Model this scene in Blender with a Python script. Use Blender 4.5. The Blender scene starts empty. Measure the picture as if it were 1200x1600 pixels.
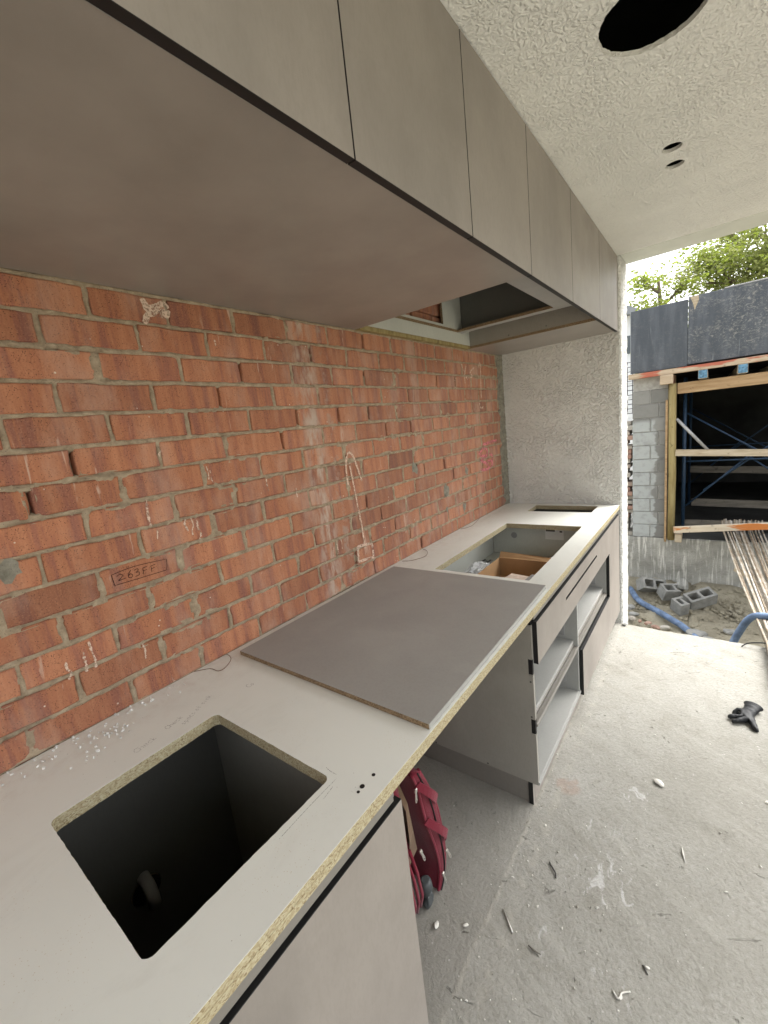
import bpy, bmesh, math, random
import numpy as np
from mathutils import Vector, Matrix, noise as mnoise
random.seed(7); RNG = np.random.default_rng(11)
scene = bpy.context.scene
COL = scene.collection

# ------------------------------------------------------------------ camera
cam_d = bpy.data.cameras.new("camera"); cam = bpy.data.objects.new("camera", cam_d); COL.objects.link(cam)
cam_d.sensor_fit = 'VERTICAL'; cam_d.sensor_height = 36.0; cam_d.lens = 662.39 / 1600 * 36.0
cam_d.clip_start = 0.02; cam_d.clip_end = 500
yaw, pitch, roll = 0.6666, -0.1883, -0.114
fw = Vector((-math.sin(yaw) * math.cos(pitch), math.cos(yaw) * math.cos(pitch), math.sin(pitch)))
r0 = Vector((math.cos(yaw), math.sin(yaw), 0)); u0 = r0.cross(fw)
rt = math.cos(roll) * r0 + math.sin(roll) * u0; up = -math.sin(roll) * r0 + math.cos(roll) * u0
cm = Matrix((rt, up, -fw)).transposed().to_4x4(); cm.translation = Vector((1.364, 0.079, 1.651))
cam.matrix_world = cm
scene.camera = cam

# ------------------------------------------------------------------ light
SUN_EL, SUN_AZ = math.radians(56), math.radians(36)     # azimuth from +Y towards +X
world = bpy.data.worlds.new("World"); scene.world = world; world.use_nodes = True
wn = world.node_tree; wn.nodes.clear()
wo = wn.nodes.new('ShaderNodeOutputWorld'); bg = wn.nodes.new('ShaderNodeBackground')
sky = wn.nodes.new('ShaderNodeTexSky'); sky.sky_type = 'NISHITA'; sky.sun_disc = False
sky.sun_elevation = SUN_EL; sky.sun_rotation = SUN_AZ
sky.air_density = 1.0; sky.dust_density = 6.0; sky.ozone_density = 1.0
hs = wn.nodes.new('ShaderNodeHueSaturation'); hs.inputs['Saturation'].default_value = 0.18
wn.links.new(sky.outputs[0], hs.inputs['Color']); wn.links.new(hs.outputs[0], bg.inputs['Color'])
bg.inputs['Strength'].default_value = 0.15
wn.links.new(bg.outputs[0], wo.inputs['Surface'])
sl = bpy.data.lights.new("sun", 'SUN'); sl.energy = 0.6; sl.angle = math.radians(40); sl.color = (1, 0.97, 0.92)
sun = bpy.data.objects.new("sun", sl); COL.objects.link(sun)
sd = Vector((math.sin(SUN_AZ) * math.cos(SUN_EL), math.cos(SUN_AZ) * math.cos(SUN_EL), math.sin(SUN_EL)))
sun.rotation_euler = (-sd).to_track_quat('-Z', 'Y').to_euler(); sun.location = (3, 6, 8)
vs = scene.view_settings; vs.view_transform = 'Standard'; vs.look = 'None'; vs.gamma = 1.0; vs.use_curve_mapping = False
vs.exposure = 2.08
scene.cycles.use_denoising = True; scene.cycles.max_bounces = 8; scene.cycles.diffuse_bounces = 5; scene.cycles.glossy_bounces = 3; scene.cycles.transparent_max_bounces = 8

# ------------------------------------------------------------------ dimensions (metres)
BENCH = 0.930          # bench top height
DC = 0.847             # bench depth
DO = 0.845             # overhead depth
ZO, ZC, L = 2.131, 2.604, 3.52
WT = 0.27              # return wall / beam thickness

# ------------------------------------------------------------------ material helpers
def srgb(r, g, b):
    f = lambda c: ((c / 255) / 12.92) if c / 255 <= 0.04045 else (((c / 255) + 0.055) / 1.055) ** 2.4
    return (f(r), f(g), f(b), 1.0)
class NT:
    def __init__(s, name, rough=0.7, spec=0.3):
        s.m = bpy.data.materials.new(name); s.m.use_nodes = True; s.t = s.m.node_tree; s.n = s.t.nodes
        s.b = s.n['Principled BSDF']; s.b.inputs['Roughness'].default_value = rough
        s.b.inputs['Specular IOR Level'].default_value = spec
        s.geo = None
    def link(s, a, b): s.t.links.new(a, b)
    def node(s, k, **kw):
        x = s.n.new(k)
        for a, v in kw.items(): setattr(x, a, v)
        return x
    def pos(s):
        if not s.geo: s.geo = s.node('ShaderNodeNewGeometry')
        return s.geo.outputs['Position']
    def objco(s): return s.node('ShaderNodeTexCoord').outputs['Object']
    def mapping(s, vec, scale=(1, 1, 1), loc=(0, 0, 0), rot=(0, 0, 0)):
        x = s.node('ShaderNodeMapping'); x.inputs['Scale'].default_value = scale; x.inputs['Location'].default_value = loc
        x.inputs['Rotation'].default_value = rot; s.link(vec, x.inputs['Vector']); return x.outputs[0]
    def noise(s, vec, scale, detail=4, rough=0.55, dist=0.0):
        x = s.node('ShaderNodeTexNoise'); x.inputs['Scale'].default_value = scale; x.inputs['Detail'].default_value = detail
        x.inputs['Roughness'].default_value = rough; x.inputs['Distortion'].default_value = dist
        if vec is not None: s.link(vec, x.inputs['Vector'])
        return x.outputs['Fac']
    def voro(s, vec, scale, feat='F1', out='Distance', rand=1.0):
        x = s.node('ShaderNodeTexVoronoi', feature=feat); x.inputs['Scale'].default_value = scale; x.inputs['Randomness'].default_value = rand
        if vec is not None: s.link(vec, x.inputs['Vector'])
        return x.outputs[out]
    def ramp(s, fac, stops, interp='LINEAR'):
        x = s.node('ShaderNodeValToRGB'); x.color_ramp.interpolation = interp; el = x.color_ramp.elements
        while len(el) > 1: el.remove(el[-1])
        el[0].position = stops[0][0]; el[0].color = stops[0][1]
        for p, c in stops[1:]:
            e = el.new(p); e.color = c
        s.link(fac, x.inputs['Fac']); return x.outputs['Color']
    def mask(s, fac, lo, hi):
        x = s.node('ShaderNodeMapRange', clamp=True); x.interpolation_type = 'SMOOTHSTEP'
        x.inputs['From Min'].default_value = lo; x.inputs['From Max'].default_value = hi
        s.link(fac, x.inputs['Value']); return x.outputs[0]
    def math(s, op, a, b=None, c=None):
        x = s.node('ShaderNodeMath', operation=op)
        for i, v in enumerate((a, b, c)):
            if v is None: continue
            if isinstance(v, (int, float)): x.inputs[i].default_value = v
            else: s.link(v, x.inputs[i])
        return x.outputs[0]
    def mix(s, fac, a, b, mode='MIX'):
        x = s.node('ShaderNodeMix', data_type='RGBA', blend_type=mode)
        for sock, v in ((x.inputs[0], fac), (x.inputs[6], a), (x.inputs[7], b)):
            if isinstance(v, (int, float)): sock.default_value = v
            elif isinstance(v, tuple): sock.default_value = v
            else: s.link(v, sock)
        return x.outputs[2]
    def sep(s, vec):
        x = s.node('ShaderNodeSeparateXYZ'); s.link(vec, x.inputs[0]); return x.outputs
    def comb(s, x_, y_, z_):
        x = s.node('ShaderNodeCombineXYZ')
        for i, v in enumerate((x_, y_, z_)):
            if isinstance(v, (int, float)): x.inputs[i].default_value = v
            else: s.link(v, x.inputs[i])
        return x.outputs[0]
    def rnd(s): return s.node('ShaderNodeObjectInfo').outputs['Random']
    def base(s, c):
        if isinstance(c, tuple): s.b.inputs['Base Color'].default_value = c
        else: s.link(c, s.b.inputs['Base Color'])
    def rough(s, c): s.link(c, s.b.inputs['Roughness'])
    def bump(s, h, strength=0.5, dist=0.01, prev=None):
        x = s.node('ShaderNodeBump'); x.inputs['Strength'].default_value = strength; x.inputs['Distance'].default_value = dist
        s.link(h, x.inputs['Height'])
        if prev is not None: s.link(prev, x.inputs['Normal'])
        s.link(x.outputs[0], s.b.inputs['Normal']); return x.outputs[0]

def plain(name, col, rough=0.6, spec=0.3, var=0.12, scale=18, bump=0.0, metal=0.0):
    t = NT(name, rough, spec); c = col
    n = t.noise(t.pos(), scale, 5)
    d = tuple(x * (1 - var) for x in col[:3]) + (1,); e = tuple(min(1, x * (1 + var)) for x in col[:3]) + (1,)
    t.base(t.ramp(n, [(0.3, d), (0.7, e)]))
    t.b.inputs['Metallic'].default_value = metal
    if bump: t.bump(t.noise(t.pos(), scale * 6, 4), bump, 0.004)
    return t.m

# ---- brick
def make_brick():
    t = NT('brick_clay', 0.85, 0.2)
    oc = t.objco(); r = t.rnd()
    off = t.math('MULTIPLY', r, 41.0)
    x, y, z = t.sep(oc)
    lean = t.math('MULTIPLY_ADD', z, 0.04, y)
    co = t.comb(off, lean, t.math('MULTIPLY', z, 0.05))
    band = t.noise(co, 21, 3, 0.55)
    fine = t.noise(t.comb(off, y, t.math('MULTIPLY', z, 0.12)), 120, 3, 0.6)
    band = t.math('MULTIPLY_ADD', t.math('SUBTRACT', fine, 0.5), 0.34, band)
    col = t.ramp(band, [(0.30, (0.235, 0.094, 0.068, 1)), (0.42, (0.295, 0.113, 0.070, 1)), (0.49, (0.365, 0.142, 0.073, 1)), (0.66, (0.44, 0.188, 0.098, 1))])
    # whole-brick tone
    tone = t.ramp(t.math('FRACT', t.math('MULTIPLY', r, 7.31)), [(0.0, (0.66, 0.66, 0.70, 1)), (0.12, (0.84, 0.84, 0.87, 1)), (0.55, (1, 1, 1, 1)), (1.0, (1.14, 1.18, 1.22, 1))])
    col = t.mix(1.0, col, tone, 'MULTIPLY')
    # iron speckle pits
    pit = t.voro(oc, 210, 'F1')
    pitn = t.noise(oc, 60, 2)
    pm = t.math('MULTIPLY', t.mask(pit, 0.30, 0.16), t.mask(pitn, 0.42, 0.55))
    col = t.mix(pm, col, (0.075, 0.028, 0.018, 1))
    gr = t.noise(oc, 230, 3, 0.7); col = t.mix(t.math('MULTIPLY', t.mask(gr, 0.52, 0.72), 0.45), col, (0.50, 0.25, 0.14, 1))
    col = t.mix(t.math('MULTIPLY', t.mask(gr, 0.46, 0.30), 0.45), col, (0.14, 0.05, 0.034, 1))
    # dust and cement haze over the wall
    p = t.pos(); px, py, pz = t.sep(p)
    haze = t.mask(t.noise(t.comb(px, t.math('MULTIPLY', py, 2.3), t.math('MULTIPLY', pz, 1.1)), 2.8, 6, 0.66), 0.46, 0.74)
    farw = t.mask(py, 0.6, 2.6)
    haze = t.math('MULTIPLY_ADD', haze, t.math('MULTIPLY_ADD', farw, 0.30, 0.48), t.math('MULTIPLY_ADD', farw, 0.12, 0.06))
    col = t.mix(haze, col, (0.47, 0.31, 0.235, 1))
    # cement run: a pale grey column of slurry, and thinner drips
    wob = t.math('MULTIPLY', t.math('SUBTRACT', t.noise(t.comb(0.0, 0.0, pz), 6, 3), 0.5), 0.10)
    cd = t.math('ABSOLUTE', t.math('SUBTRACT', t.math('ADD', py, wob), 1.385))
    cmk = t.math('MULTIPLY', t.mask(cd, 0.10, 0.0), t.mask(t.noise(t.comb(px, py, t.math('MULTIPLY', pz, 0.35)), 26, 4, 0.65), 0.36, 0.66))
    col = t.mix(t.math('MULTIPLY', cmk, 0.95), col, (0.47, 0.38, 0.31, 1))
    cd2 = t.math('ABSOLUTE', t.math('SUBTRACT', t.math('ADD', py, wob), 1.50))
    cm2 = t.math('MULTIPLY', t.mask(cd2, 0.03, 0.005), t.mask(t.noise(p, 15, 4, 0.65), 0.45, 0.62))
    col = t.mix(t.math('MULTIPLY', cm2, 0.6), col, (0.36, 0.30, 0.25, 1))
    dr = t.noise(t.comb(px, t.math('MULTIPLY', py, 42.0), t.math('MULTIPLY', pz, 5.0)), 1.0, 4, 0.6, 0.6)
    area = t.mask(t.noise(p, 3.1, 2), 0.47, 0.62)
    drm = t.math('MULTIPLY', t.mask(dr, 0.62, 0.70), area)
    col = t.mix(t.math('MULTIPLY', drm, 0.60), col, (0.58, 0.46, 0.37, 1))
    # splatter blobs
    sp = t.voro(p, 34, 'F1'); spm = t.math('MULTIPLY', t.mask(sp, 0.11, 0.07), t.mask(t.noise(p, 9, 2), 0.56, 0.64))
    col = t.mix(spm, col, (0.66, 0.58, 0.48, 1))
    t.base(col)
    h = t.math('ADD', t.noise(t.comb(px, py, t.math('MULTIPLY', pz, 0.25)), 150, 4, 0.65), t.math('MULTIPLY', pm, -0.5))
    h2 = t.math('MULTIPLY_ADD', t.noise(p, 38, 3), 0.9, h)
    t.bump(h2, 0.55, 0.004)
    return t.m
M = {}
M['brick'] = make_brick()
def make_mortar(name='mortar', c0=(0.25, 0.190, 0.128, 1), c1=(0.47, 0.385, 0.275, 1)):
    t = NT(name, 0.95, 0.1); p = t.pos()
    n = t.noise(p, 30, 6, 0.7); col = t.ramp(n, [(0.3, c0), (0.68, c1)])
    d = t.mask(t.voro(p, 120, 'F1'), 0.22, 0.08); col = t.mix(t.math('MULTIPLY', d, 0.5), col, (0.09, 0.08, 0.06, 1))
    t.base(col); t.bump(t.math('ADD', t.noise(p, 190, 5, 0.7), n), 0.8, 0.006); return t.m
M['mortar'] = make_mortar()
M['render_edge'] = make_mortar('render_edge', (0.16, 0.15, 0.12, 1), (0.33, 0.31, 0.25, 1))
def make_stucco(name, col, sc=46, st=1.0, dist=0.012):
    t = NT(name, 0.9, 0.15); p = t.pos()
    w = t.node('ShaderNodeVectorMath', operation='ADD')
    wn_ = t.node('ShaderNodeTexNoise'); wn_.inputs['Scale'].default_value = 30; t.link(p, wn_.inputs['Vector'])
    sc_ = t.node('ShaderNodeVectorMath', operation='SCALE'); t.link(wn_.outputs['Color'], sc_.inputs[0]); sc_.inputs['Scale'].default_value = 0.035
    t.link(p, w.inputs[0]); t.link(sc_.outputs[0], w.inputs[1]); pw = w.outputs[0]
    v = t.voro(pw, sc, 'F1'); n1 = t.noise(pw, sc * 1.1, 3, 0.5, 0.4); n2 = t.noise(p, 260, 3, 0.6)
    h = t.math('MULTIPLY_ADD', n1, 1.5, t.math('MULTIPLY', t.mask(v, 0.1, 0.75), -0.55))
    h = t.mask(h, 0.10, 0.85)
    h3 = t.math('MULTIPLY_ADD', n2, 0.10, t.math('MULTIPLY', h, t.math('MULTIPLY_ADD', t.mask(t.noise(p, 6, 3), 0.3, 0.65), 0.6, 0.5)))
    h3 = t.math('MULTIPLY_ADD', t.noise(p, 16, 3), 0.4, h3)
    lo = tuple(c * 0.94 for c in col[:3]) + (1,)
    t.base(t.mix(t.mask(t.noise(p, 3.5, 6, 0.65), 0.35, 0.68), col, lo))
    t.bump(h3, st, dist); return t.m
M['stucco'] = make_stucco('stucco', (0.71, 0.71, 0.675, 1), 60, 0.9, 0.0095)
M['stucco_white'] = make_stucco('stucco_white', (0.62, 0.62, 0.59, 1), 60, 0.9, 0.008)
M['ceiling_stucco'] = make_stucco('ceiling_stucco', (0.76, 0.752, 0.705, 1), 92, 0.75, 0.0050)
M['beam_paint'] = plain('beam_paint', (0.60, 0.61, 0.55, 1), 0.7, 0.2, 0.05, 8, 0.12)
def make_laminate(name, col, rough=0.42, cloud=0.10, smear=True, spec=0.4):
    t = NT(name, rough, spec); p = t.pos()
    c2 = tuple(c * (1 - cloud) for c in col[:3]) + (1,)
    n = t.noise(t.mapping(p, (1, 1, 0.55)), 2.2, 5, 0.6, 0.3)
    c = t.mix(t.mask(n, 0.35, 0.68), col, c2)
    if smear:
        d = t.noise(t.mapping(p, (1, 1, 2.2)), 7, 6, 0.7); c = t.mix(t.math('MULTIPLY', t.mask(d, 0.55, 0.75), 0.10), c, tuple(min(1, x * 1.5) for x in col[:3]) + (1,))
    fg = t.noise(t.mapping(p, (1, 1, 0.35)), 140, 4, 0.7)
    c = t.mix(t.math('MULTIPLY', t.mask(fg, 0.42, 0.66), 0.16), c, tuple(min(1, x * 0.62) for x in col[:3]) + (1,))
    sm = t.mask(t.noise(t.mapping(p, (1, 1, 0.8), rot=(0.6, 0.3, 0.4)), 3.2, 4, 0.55, 0.5), 0.46, 0.74)
    c = t.mix(t.math('MULTIPLY', sm, 0.22), c, tuple(min(1, x * 1.35 + 0.02) for x in col[:3]) + (1,))
    t.base(c); t.rough(t.math('MULTIPLY_ADD', t.noise(p, 9, 4), 0.22, rough - 0.10))
    t.bump(t.noise(p, 420, 2), 0.05, 0.001)
    return t.m
M['bench'] = make_laminate('bench_laminate', (0.70, 0.675, 0.62, 1), 0.45, 0.05)
def dust_bench():
    t = NT('bench_laminate', 0.45, 0.35); p = t.pos()
    c = t.mix(t.mask(t.noise(p, 2.0, 5, 0.6), 0.35, 0.7), (0.74, 0.75, 0.70, 1), (0.70, 0.71, 0.66, 1))
    px, py, pz = t.sep(p)
    near = t.math('MULTIPLY', t.mask(px, 0.22, 0.0), t.mask(t.noise(p, 26, 6, 0.7), 0.42, 0.75))
    c = t.mix(t.math('MULTIPLY', near, 0.45), c, (0.52, 0.44, 0.37, 1))
    scf = t.mask(t.noise(t.mapping(p, (1, 5, 1), rot=(0, 0, 0.5)), 11, 6, 0.75), 0.66, 0.74)
    c = t.mix(t.math('MULTIPLY', scf, 0.25), c, (0.42, 0.40, 0.36, 1))
    smg = t.mask(t.noise(t.mapping(p, (1, 0.6, 1), rot=(0, 0, 0.9)), 6.5, 6, 0.7, 0.7), 0.50, 0.72)
    c = t.mix(t.math('MULTIPLY', smg, 0.16), c, (0.45, 0.43, 0.38, 1))
    sd = t.math('MULTIPLY', t.mask(t.voro(p, 170, 'F1'), 0.17, 0.08), t.mask(t.noise(p, 5.5, 4, 0.6), 0.50, 0.66))
    c = t.mix(t.math('MULTIPLY', sd, 0.6), c, (0.46, 0.36, 0.22, 1))
    bd = t.math('MULTIPLY', t.mask(t.voro(t.mapping(p, (1, 1, 1), (3.1, 1.7, 0)), 60, 'F1'), 0.055, 0.03), t.mask(t.noise(p, 4.2, 3), 0.52, 0.60))
    c = t.mix(bd, c, (0.20, 0.16, 0.12, 1))
    t.base(c); t.rough(t.math('MULTIPLY_ADD', t.noise(p, 12, 5), 0.3, 0.33)); t.bump(t.noise(p, 300, 2), 0.04, 0.001); return t.m
M['bench'] = dust_bench()
M['taupe'] = make_laminate('taupe_laminate', (0.278, 0.250, 0.220, 1), 0.5, 0.20)
M['taupe_under'] = plain('taupe_underside', (0.262, 0.240, 0.214, 1), 0.28, 0.45, 0.13, 5)  # mottled tone painted in for the soft sheen of the underside
M['taupe_dark'] = make_laminate('taupe_board_laminate', (0.325, 0.318, 0.300, 1), 0.40, 0.08, False)
M['carcass'] = make_laminate('carcass_grey', (0.33, 0.33, 0.31, 1), 0.5, 0.05, False)
M['carcass_end'] = make_laminate('carcass_end_grey', (0.285, 0.272, 0.238, 1), 0.5, 0.08)
M['carcass_white'] = make_laminate('carcass_white', (0.52, 0.53, 0.48, 1), 0.45, 0.05, False)
M['carcass_dark'] = make_laminate('carcass_charcoal', (0.10, 0.10, 0.09, 1), 0.5, 0.05, False)  # charcoal carcass colour; also used for the shade sheets in the far cutout
M['black_edge'] = plain('black_edge', (0.012, 0.012, 0.012, 1), 0.5, 0.3, 0.1)
M['rail'] = make_laminate('rail_anodised', (0.20, 0.186, 0.163, 1), 0.32, 0.06, False, 0.6)
def make_chip(name, cols):
    t = NT(name, 0.85, 0.15); p = t.pos()
    q = t.mapping(p, (1, 0.6, 1))
    v = t.node('ShaderNodeTexVoronoi'); v.inputs['Scale'].default_value = 420; t.link(q, v.inputs['Vector'])
    g = t.sep(v.outputs['Color'])[0]
    col = t.ramp(g, [(0.0, cols[0]), (0.22, cols[1]), (0.55, cols[2]), (0.9, cols[3])])
    n = t.noise(p, 40, 4); col = t.mix(t.math('MULTIPLY', t.mask(n, 0.45, 0.7), 0.35), col, cols[1])
    t.base(col); t.bump(t.math('ADD', g, t.noise(p, 500, 2)), 0.6, 0.002); return t.m
M['chip'] = make_chip('chipboard', [(0.22, 0.165, 0.09, 1), (0.35, 0.29, 0.175, 1), (0.41, 0.355, 0.225, 1), (0.48, 0.435, 0.30, 1)])
M['chip_dark'] = make_chip('chipboard_brown', [(0.10, 0.06, 0.03, 1), (0.19, 0.13, 0.075, 1), (0.27, 0.19, 0.11, 1), (0.34, 0.25, 0.16, 1)])
def make_floor():
    t = NT('floor_concrete', 0.88, 0.2); p = t.pos(); px, py, pz = t.sep(p)
    big = t.noise(p, 1.7, 6, 0.6); mid = t.noise(p, 9, 6, 0.65)
    c = t.ramp(big, [(0.32, (0.259, 0.250, 0.219, 1)), (0.52, (0.296, 0.289, 0.258, 1)), (0.70, (0.337, 0.329, 0.300, 1))])
    c = t.mix(t.math('MULTIPLY', t.mask(mid, 0.40, 0.70), 0.5), c, (0.244, 0.237, 0.208, 1))
    grit = t.noise(p, 75, 5, 0.75)
    c = t.mix(t.math('MULTIPLY', t.mask(grit, 0.48, 0.66), 0.6), c, (0.200, 0.192, 0.166, 1))
    c = t.mix(t.math('MULTIPLY', t.mask(grit, 0.46, 0.30), 0.5), c, (0.400, 0.385, 0.354, 1))
    # trowel / broom streaks
    rot = t.mapping(p, (1, 1, 1), rot=(0, 0, math.radians(-28)))
    st = t.noise(t.mapping(rot, (60, 4.0, 1)), 1.0, 4, 0.6)
    st2 = t.noise(t.mapping(t.mapping(p, (1, 1, 1), rot=(0, 0, math.radians(35))), (70, 3, 1)), 1.0, 4, 0.6)
    c = t.mix(t.math('MULTIPLY', t.mask(st, 0.50, 0.74), 0.22), c, (0.200, 0.192, 0.166, 1))
    arc = t.noise(t.mapping(t.mapping(p, (1, 1, 1), rot=(0, 0, math.radians(-62))), (16, 1.6, 1)), 1.0, 6, 0.7, 0.4)
    c = t.mix(t.math('MULTIPLY', t.mask(arc, 0.50, 0.70), 0.40), c, (0.36, 0.35, 0.31, 1))
    c = t.mix(t.math('MULTIPLY', t.mask(arc, 0.45, 0.28), 0.40), c, (0.20, 0.19, 0.16, 1))
    foot = t.mask(t.noise(p, 5.2, 6, 0.72, 0.5), 0.55, 0.68)
    c = t.mix(t.math('MULTIPLY', foot, 0.35), c, (0.19, 0.18, 0.15, 1))
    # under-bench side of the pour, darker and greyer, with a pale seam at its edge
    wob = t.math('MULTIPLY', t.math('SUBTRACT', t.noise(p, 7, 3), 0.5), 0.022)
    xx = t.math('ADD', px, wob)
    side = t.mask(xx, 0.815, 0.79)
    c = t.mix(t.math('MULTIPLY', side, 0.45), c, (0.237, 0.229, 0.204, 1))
    seam = t.math('MULTIPLY', t.mask(t.math('ABSOLUTE', t.math('SUBTRACT', xx, 0.805)), 0.012, 0.002), t.mask(t.noise(p, 15, 3), 0.36, 0.55))
    c = t.mix(t.math('MULTIPLY', seam, 0.40), c, (0.400, 0.377, 0.323, 1))
    seam2 = t.math('MULTIPLY', t.mask(t.math('ABSOLUTE', t.math('SUBTRACT', xx, 0.87)), 0.03, 0.004), t.mask(t.noise(p, 20, 3), 0.45, 0.6))
    c = t.mix(t.math('MULTIPLY', seam2, 0.30), c, (0.400, 0.377, 0.323, 1))
    # white plaster splashes with a shape of their own
    def blob(cx, cy, r, sc, lo, hi, amt, colr):
        d = t.node('ShaderNodeVectorMath', operation='DISTANCE'); t.link(t.comb(px, py, 0.0), d.inputs[0]); d.inputs[1].default_value = (cx, cy, 0)
        m = t.math('MULTIPLY', t.mask(d.outputs['Value'], r, r * 0.25), 0.28)
        nn = t.math('ADD', t.noise(t.mapping(p, (1.0, 0.55, 1), rot=(0, 0, 0.7)), sc, 5, 0.65, 0.8), m)
        return t.math('MULTIPLY', t.mask(nn, lo, hi), amt), colr
    for a in ((1.09, 1.44, 0.20, 26, 0.77, 0.89, 0.75, (0.474, 0.466, 0.454, 1)), (1.16, 1.86, 0.14, 30, 0.81, 0.93, 0.70, (0.474, 0.466, 0.454, 1)),
              (1.08, 1.62, 0.16, 30, 0.81, 0.93, 0.60, (0.444, 0.437, 0.424, 1)), (0.98, 1.14, 0.12, 34, 0.83, 0.95, 0.60, (0.444, 0.437, 0.424, 1)), (1.18, 1.12, 0.14, 34, 0.83, 0.95, 0.60, (0.444, 0.437, 0.424, 1))):
        m, cc = blob(*a); c = t.mix(m, c, cc)
    fl = t.math('MULTIPLY', t.mask(t.voro(p, 26, 'F1'), 0.10, 0.06), t.mask(t.noise(p, 6, 2), 0.50, 0.58))
    c = t.mix(t.math('MULTIPLY', fl, 0.7), c, (0.459, 0.444, 0.416, 1))
    m, cc = blob(0.90, 1.78, 0.10, 12, 0.70, 0.85, 0.30, (0.296, 0.163, 0.115, 1)); c = t.mix(m, c, cc)
    gou = t.math('MULTIPLY', t.mask(t.noise(t.mapping(rot, (5, 18, 1)), 1.0, 5, 0.7, 1.2), 0.64, 0.69), t.mask(t.noise(p, 4.5, 2), 0.46, 0.58))
    pock = t.math('MULTIPLY', t.mask(t.noise(p, 30, 4, 0.7, 0.5), 0.63, 0.71), t.mask(t.noise(p, 3.3, 2), 0.46, 0.58))
    c = t.mix(t.math('MULTIPLY', t.math('MAXIMUM', gou, pock), 0.5), c, (0.111, 0.104, 0.085, 1))
    t.base(c)
    h = t.math('MULTIPLY_ADD', mid, 1.1, t.math('MULTIPLY', st, 0.16))
    h = t.math('MULTIPLY_ADD', st2, 0.10, h)
    h = t.math('MULTIPLY_ADD', grit, 0.8, h)
    h = t.math('MULTIPLY_ADD', gou, -0.9, h); h = t.math('MULTIPLY_ADD', pock, -0.8, h); h = t.math('MULTIPLY_ADD', seam, 0.15, h)
    t.bump(h, 0.8, 0.008); return t.m
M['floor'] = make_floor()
def make_concrete(name, c0, c1, drips=False):
    t = NT(name, 0.92, 0.15); p = t.pos(); px, py, pz = t.sep(p)
    n = t.noise(p, 3.2, 7, 0.65); c = t.ramp(n, [(0.3, c0), (0.7, c1)])
    if drips:
        d = t.noise(t.comb(t.math('MULTIPLY', px, 26.0), 0.0, t.math('MULTIPLY', pz, 2.0)), 1.0, 5, 0.65, 0.3)
        c = t.mix(t.math('MULTIPLY', t.mask(d, 0.50, 0.64), 0.75), c, (0.66, 0.65, 0.60, 1))
        c = t.mix(t.math('MULTIPLY', t.mask(t.noise(p, 7, 5, 0.7), 0.52, 0.68), 0.5), c, (0.20, 0.195, 0.17, 1))
    t.base(c); t.bump(t.math('ADD', t.noise(p, 16, 6, 0.7), t.noise(p, 90, 4)), 0.7, 0.02); return t.m
M['footing'] = make_concrete('footing_concrete', (0.25, 0.25, 0.225, 1), (0.38, 0.375, 0.34, 1), True)
M['slabside'] = make_concrete('slab_side', (0.30, 0.29, 0.25, 1), (0.42, 0.40, 0.35, 1))
def make_dirt():
    t = NT('dirt', 0.95, 0.1); p = t.pos()
    n = t.noise(p, 2.2, 7, 0.65); c = t.ramp(n, [(0.3, (0.25, 0.225, 0.165, 1)), (0.55, (0.36, 0.33, 0.25, 1)), (0.72, (0.44, 0.41, 0.33, 1))])
    v = t.mask(t.noise(p, 14, 5, 0.7), 0.55, 0.68); c = t.mix(t.math('MULTIPLY', v, 0.5), c, (0.22, 0.19, 0.14, 1))
    t.base(c); t.bump(t.math('ADD', t.noise(p, 22, 6, 0.7), t.noise(p, 80, 4)), 0.9, 0.03); return t.m
M['dirt'] = make_dirt()
def make_block():
    t = NT('concrete_block', 0.92, 0.12); p = t.pos(); px, py, pz = t.sep(p); r = t.rnd()
    c = t.mix(r, (0.19, 0.19, 0.18, 1), (0.26, 0.26, 0.245, 1))
    c = t.mix(t.math('MULTIPLY', t.mask(t.noise(p, 10, 5, 0.7), 0.45, 0.7), 0.4), c, (0.16, 0.16, 0.148, 1))
    # bagged render slapped over the left part of the pier
    lim = t.math('MULTIPLY_ADD', t.noise(t.comb(0.0, 0.0, pz), 4, 3), 0.36, 0.565)
    m = t.math('MULTIPLY', t.mask(t.math('SUBTRACT', px, lim), 0.02, -0.01), t.mask(pz, 1.40, 1.34))
    c = t.mix(t.math('MULTIPLY', m, t.math('MULTIPLY_ADD', t.mask(t.noise(p, 12, 4), 0.3, 0.55), 0.4, 0.45)), c, (0.40, 0.425, 0.42, 1))
    t.base(c); t.bump(t.noise(p, 120, 5, 0.7), 0.5, 0.006); return t.m
M['block'] = make_block()
M['block_loose'] = plain('loose_block', (0.24, 0.24, 0.225, 1), 0.92, 0.1, 0.25, 12, 0.6)
M['block_mortar'] = plain('block_mortar', (0.34, 0.335, 0.31, 1), 0.95, 0.1, 0.2, 20, 0.5)
def make_timber(name, c0, c1, axis=0, paint=None):
    t = NT(name, 0.8, 0.2); p = t.pos()
    sc = [9, 9, 9]; sc[axis] = 0.9
    n = t.noise(t.mapping(p, tuple(sc)), 3.0, 5, 0.6, 0.5); c = t.ramp(n, [(0.3, c0), (0.7, c1)])
    k = t.math('MULTIPLY', t.mask(t.noise(p, 13, 3), 0.62, 0.72), 0.55); c = t.mix(k, c, tuple(x * 0.35 for x in c0[:3]) + (1,))
    if paint: 
        q = [3, 3, 3]; q[axis] = 0.6
        c = t.mix(t.mask(t.noise(t.mapping(p, tuple(q)), 3.0, 4), 0.50, 0.56), c, paint)
    t.base(c); t.bump(n, 0.35, 0.006); return t.m
M['timber_yellow'] = make_timber('timber_yellow', (0.22, 0.165, 0.065, 1), (0.37, 0.305, 0.15, 1), 2)
M['timber_pale'] = make_timber('timber_pale', (0.34, 0.27, 0.18, 1), (0.52, 0.45, 0.34, 1), 0)
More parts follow.
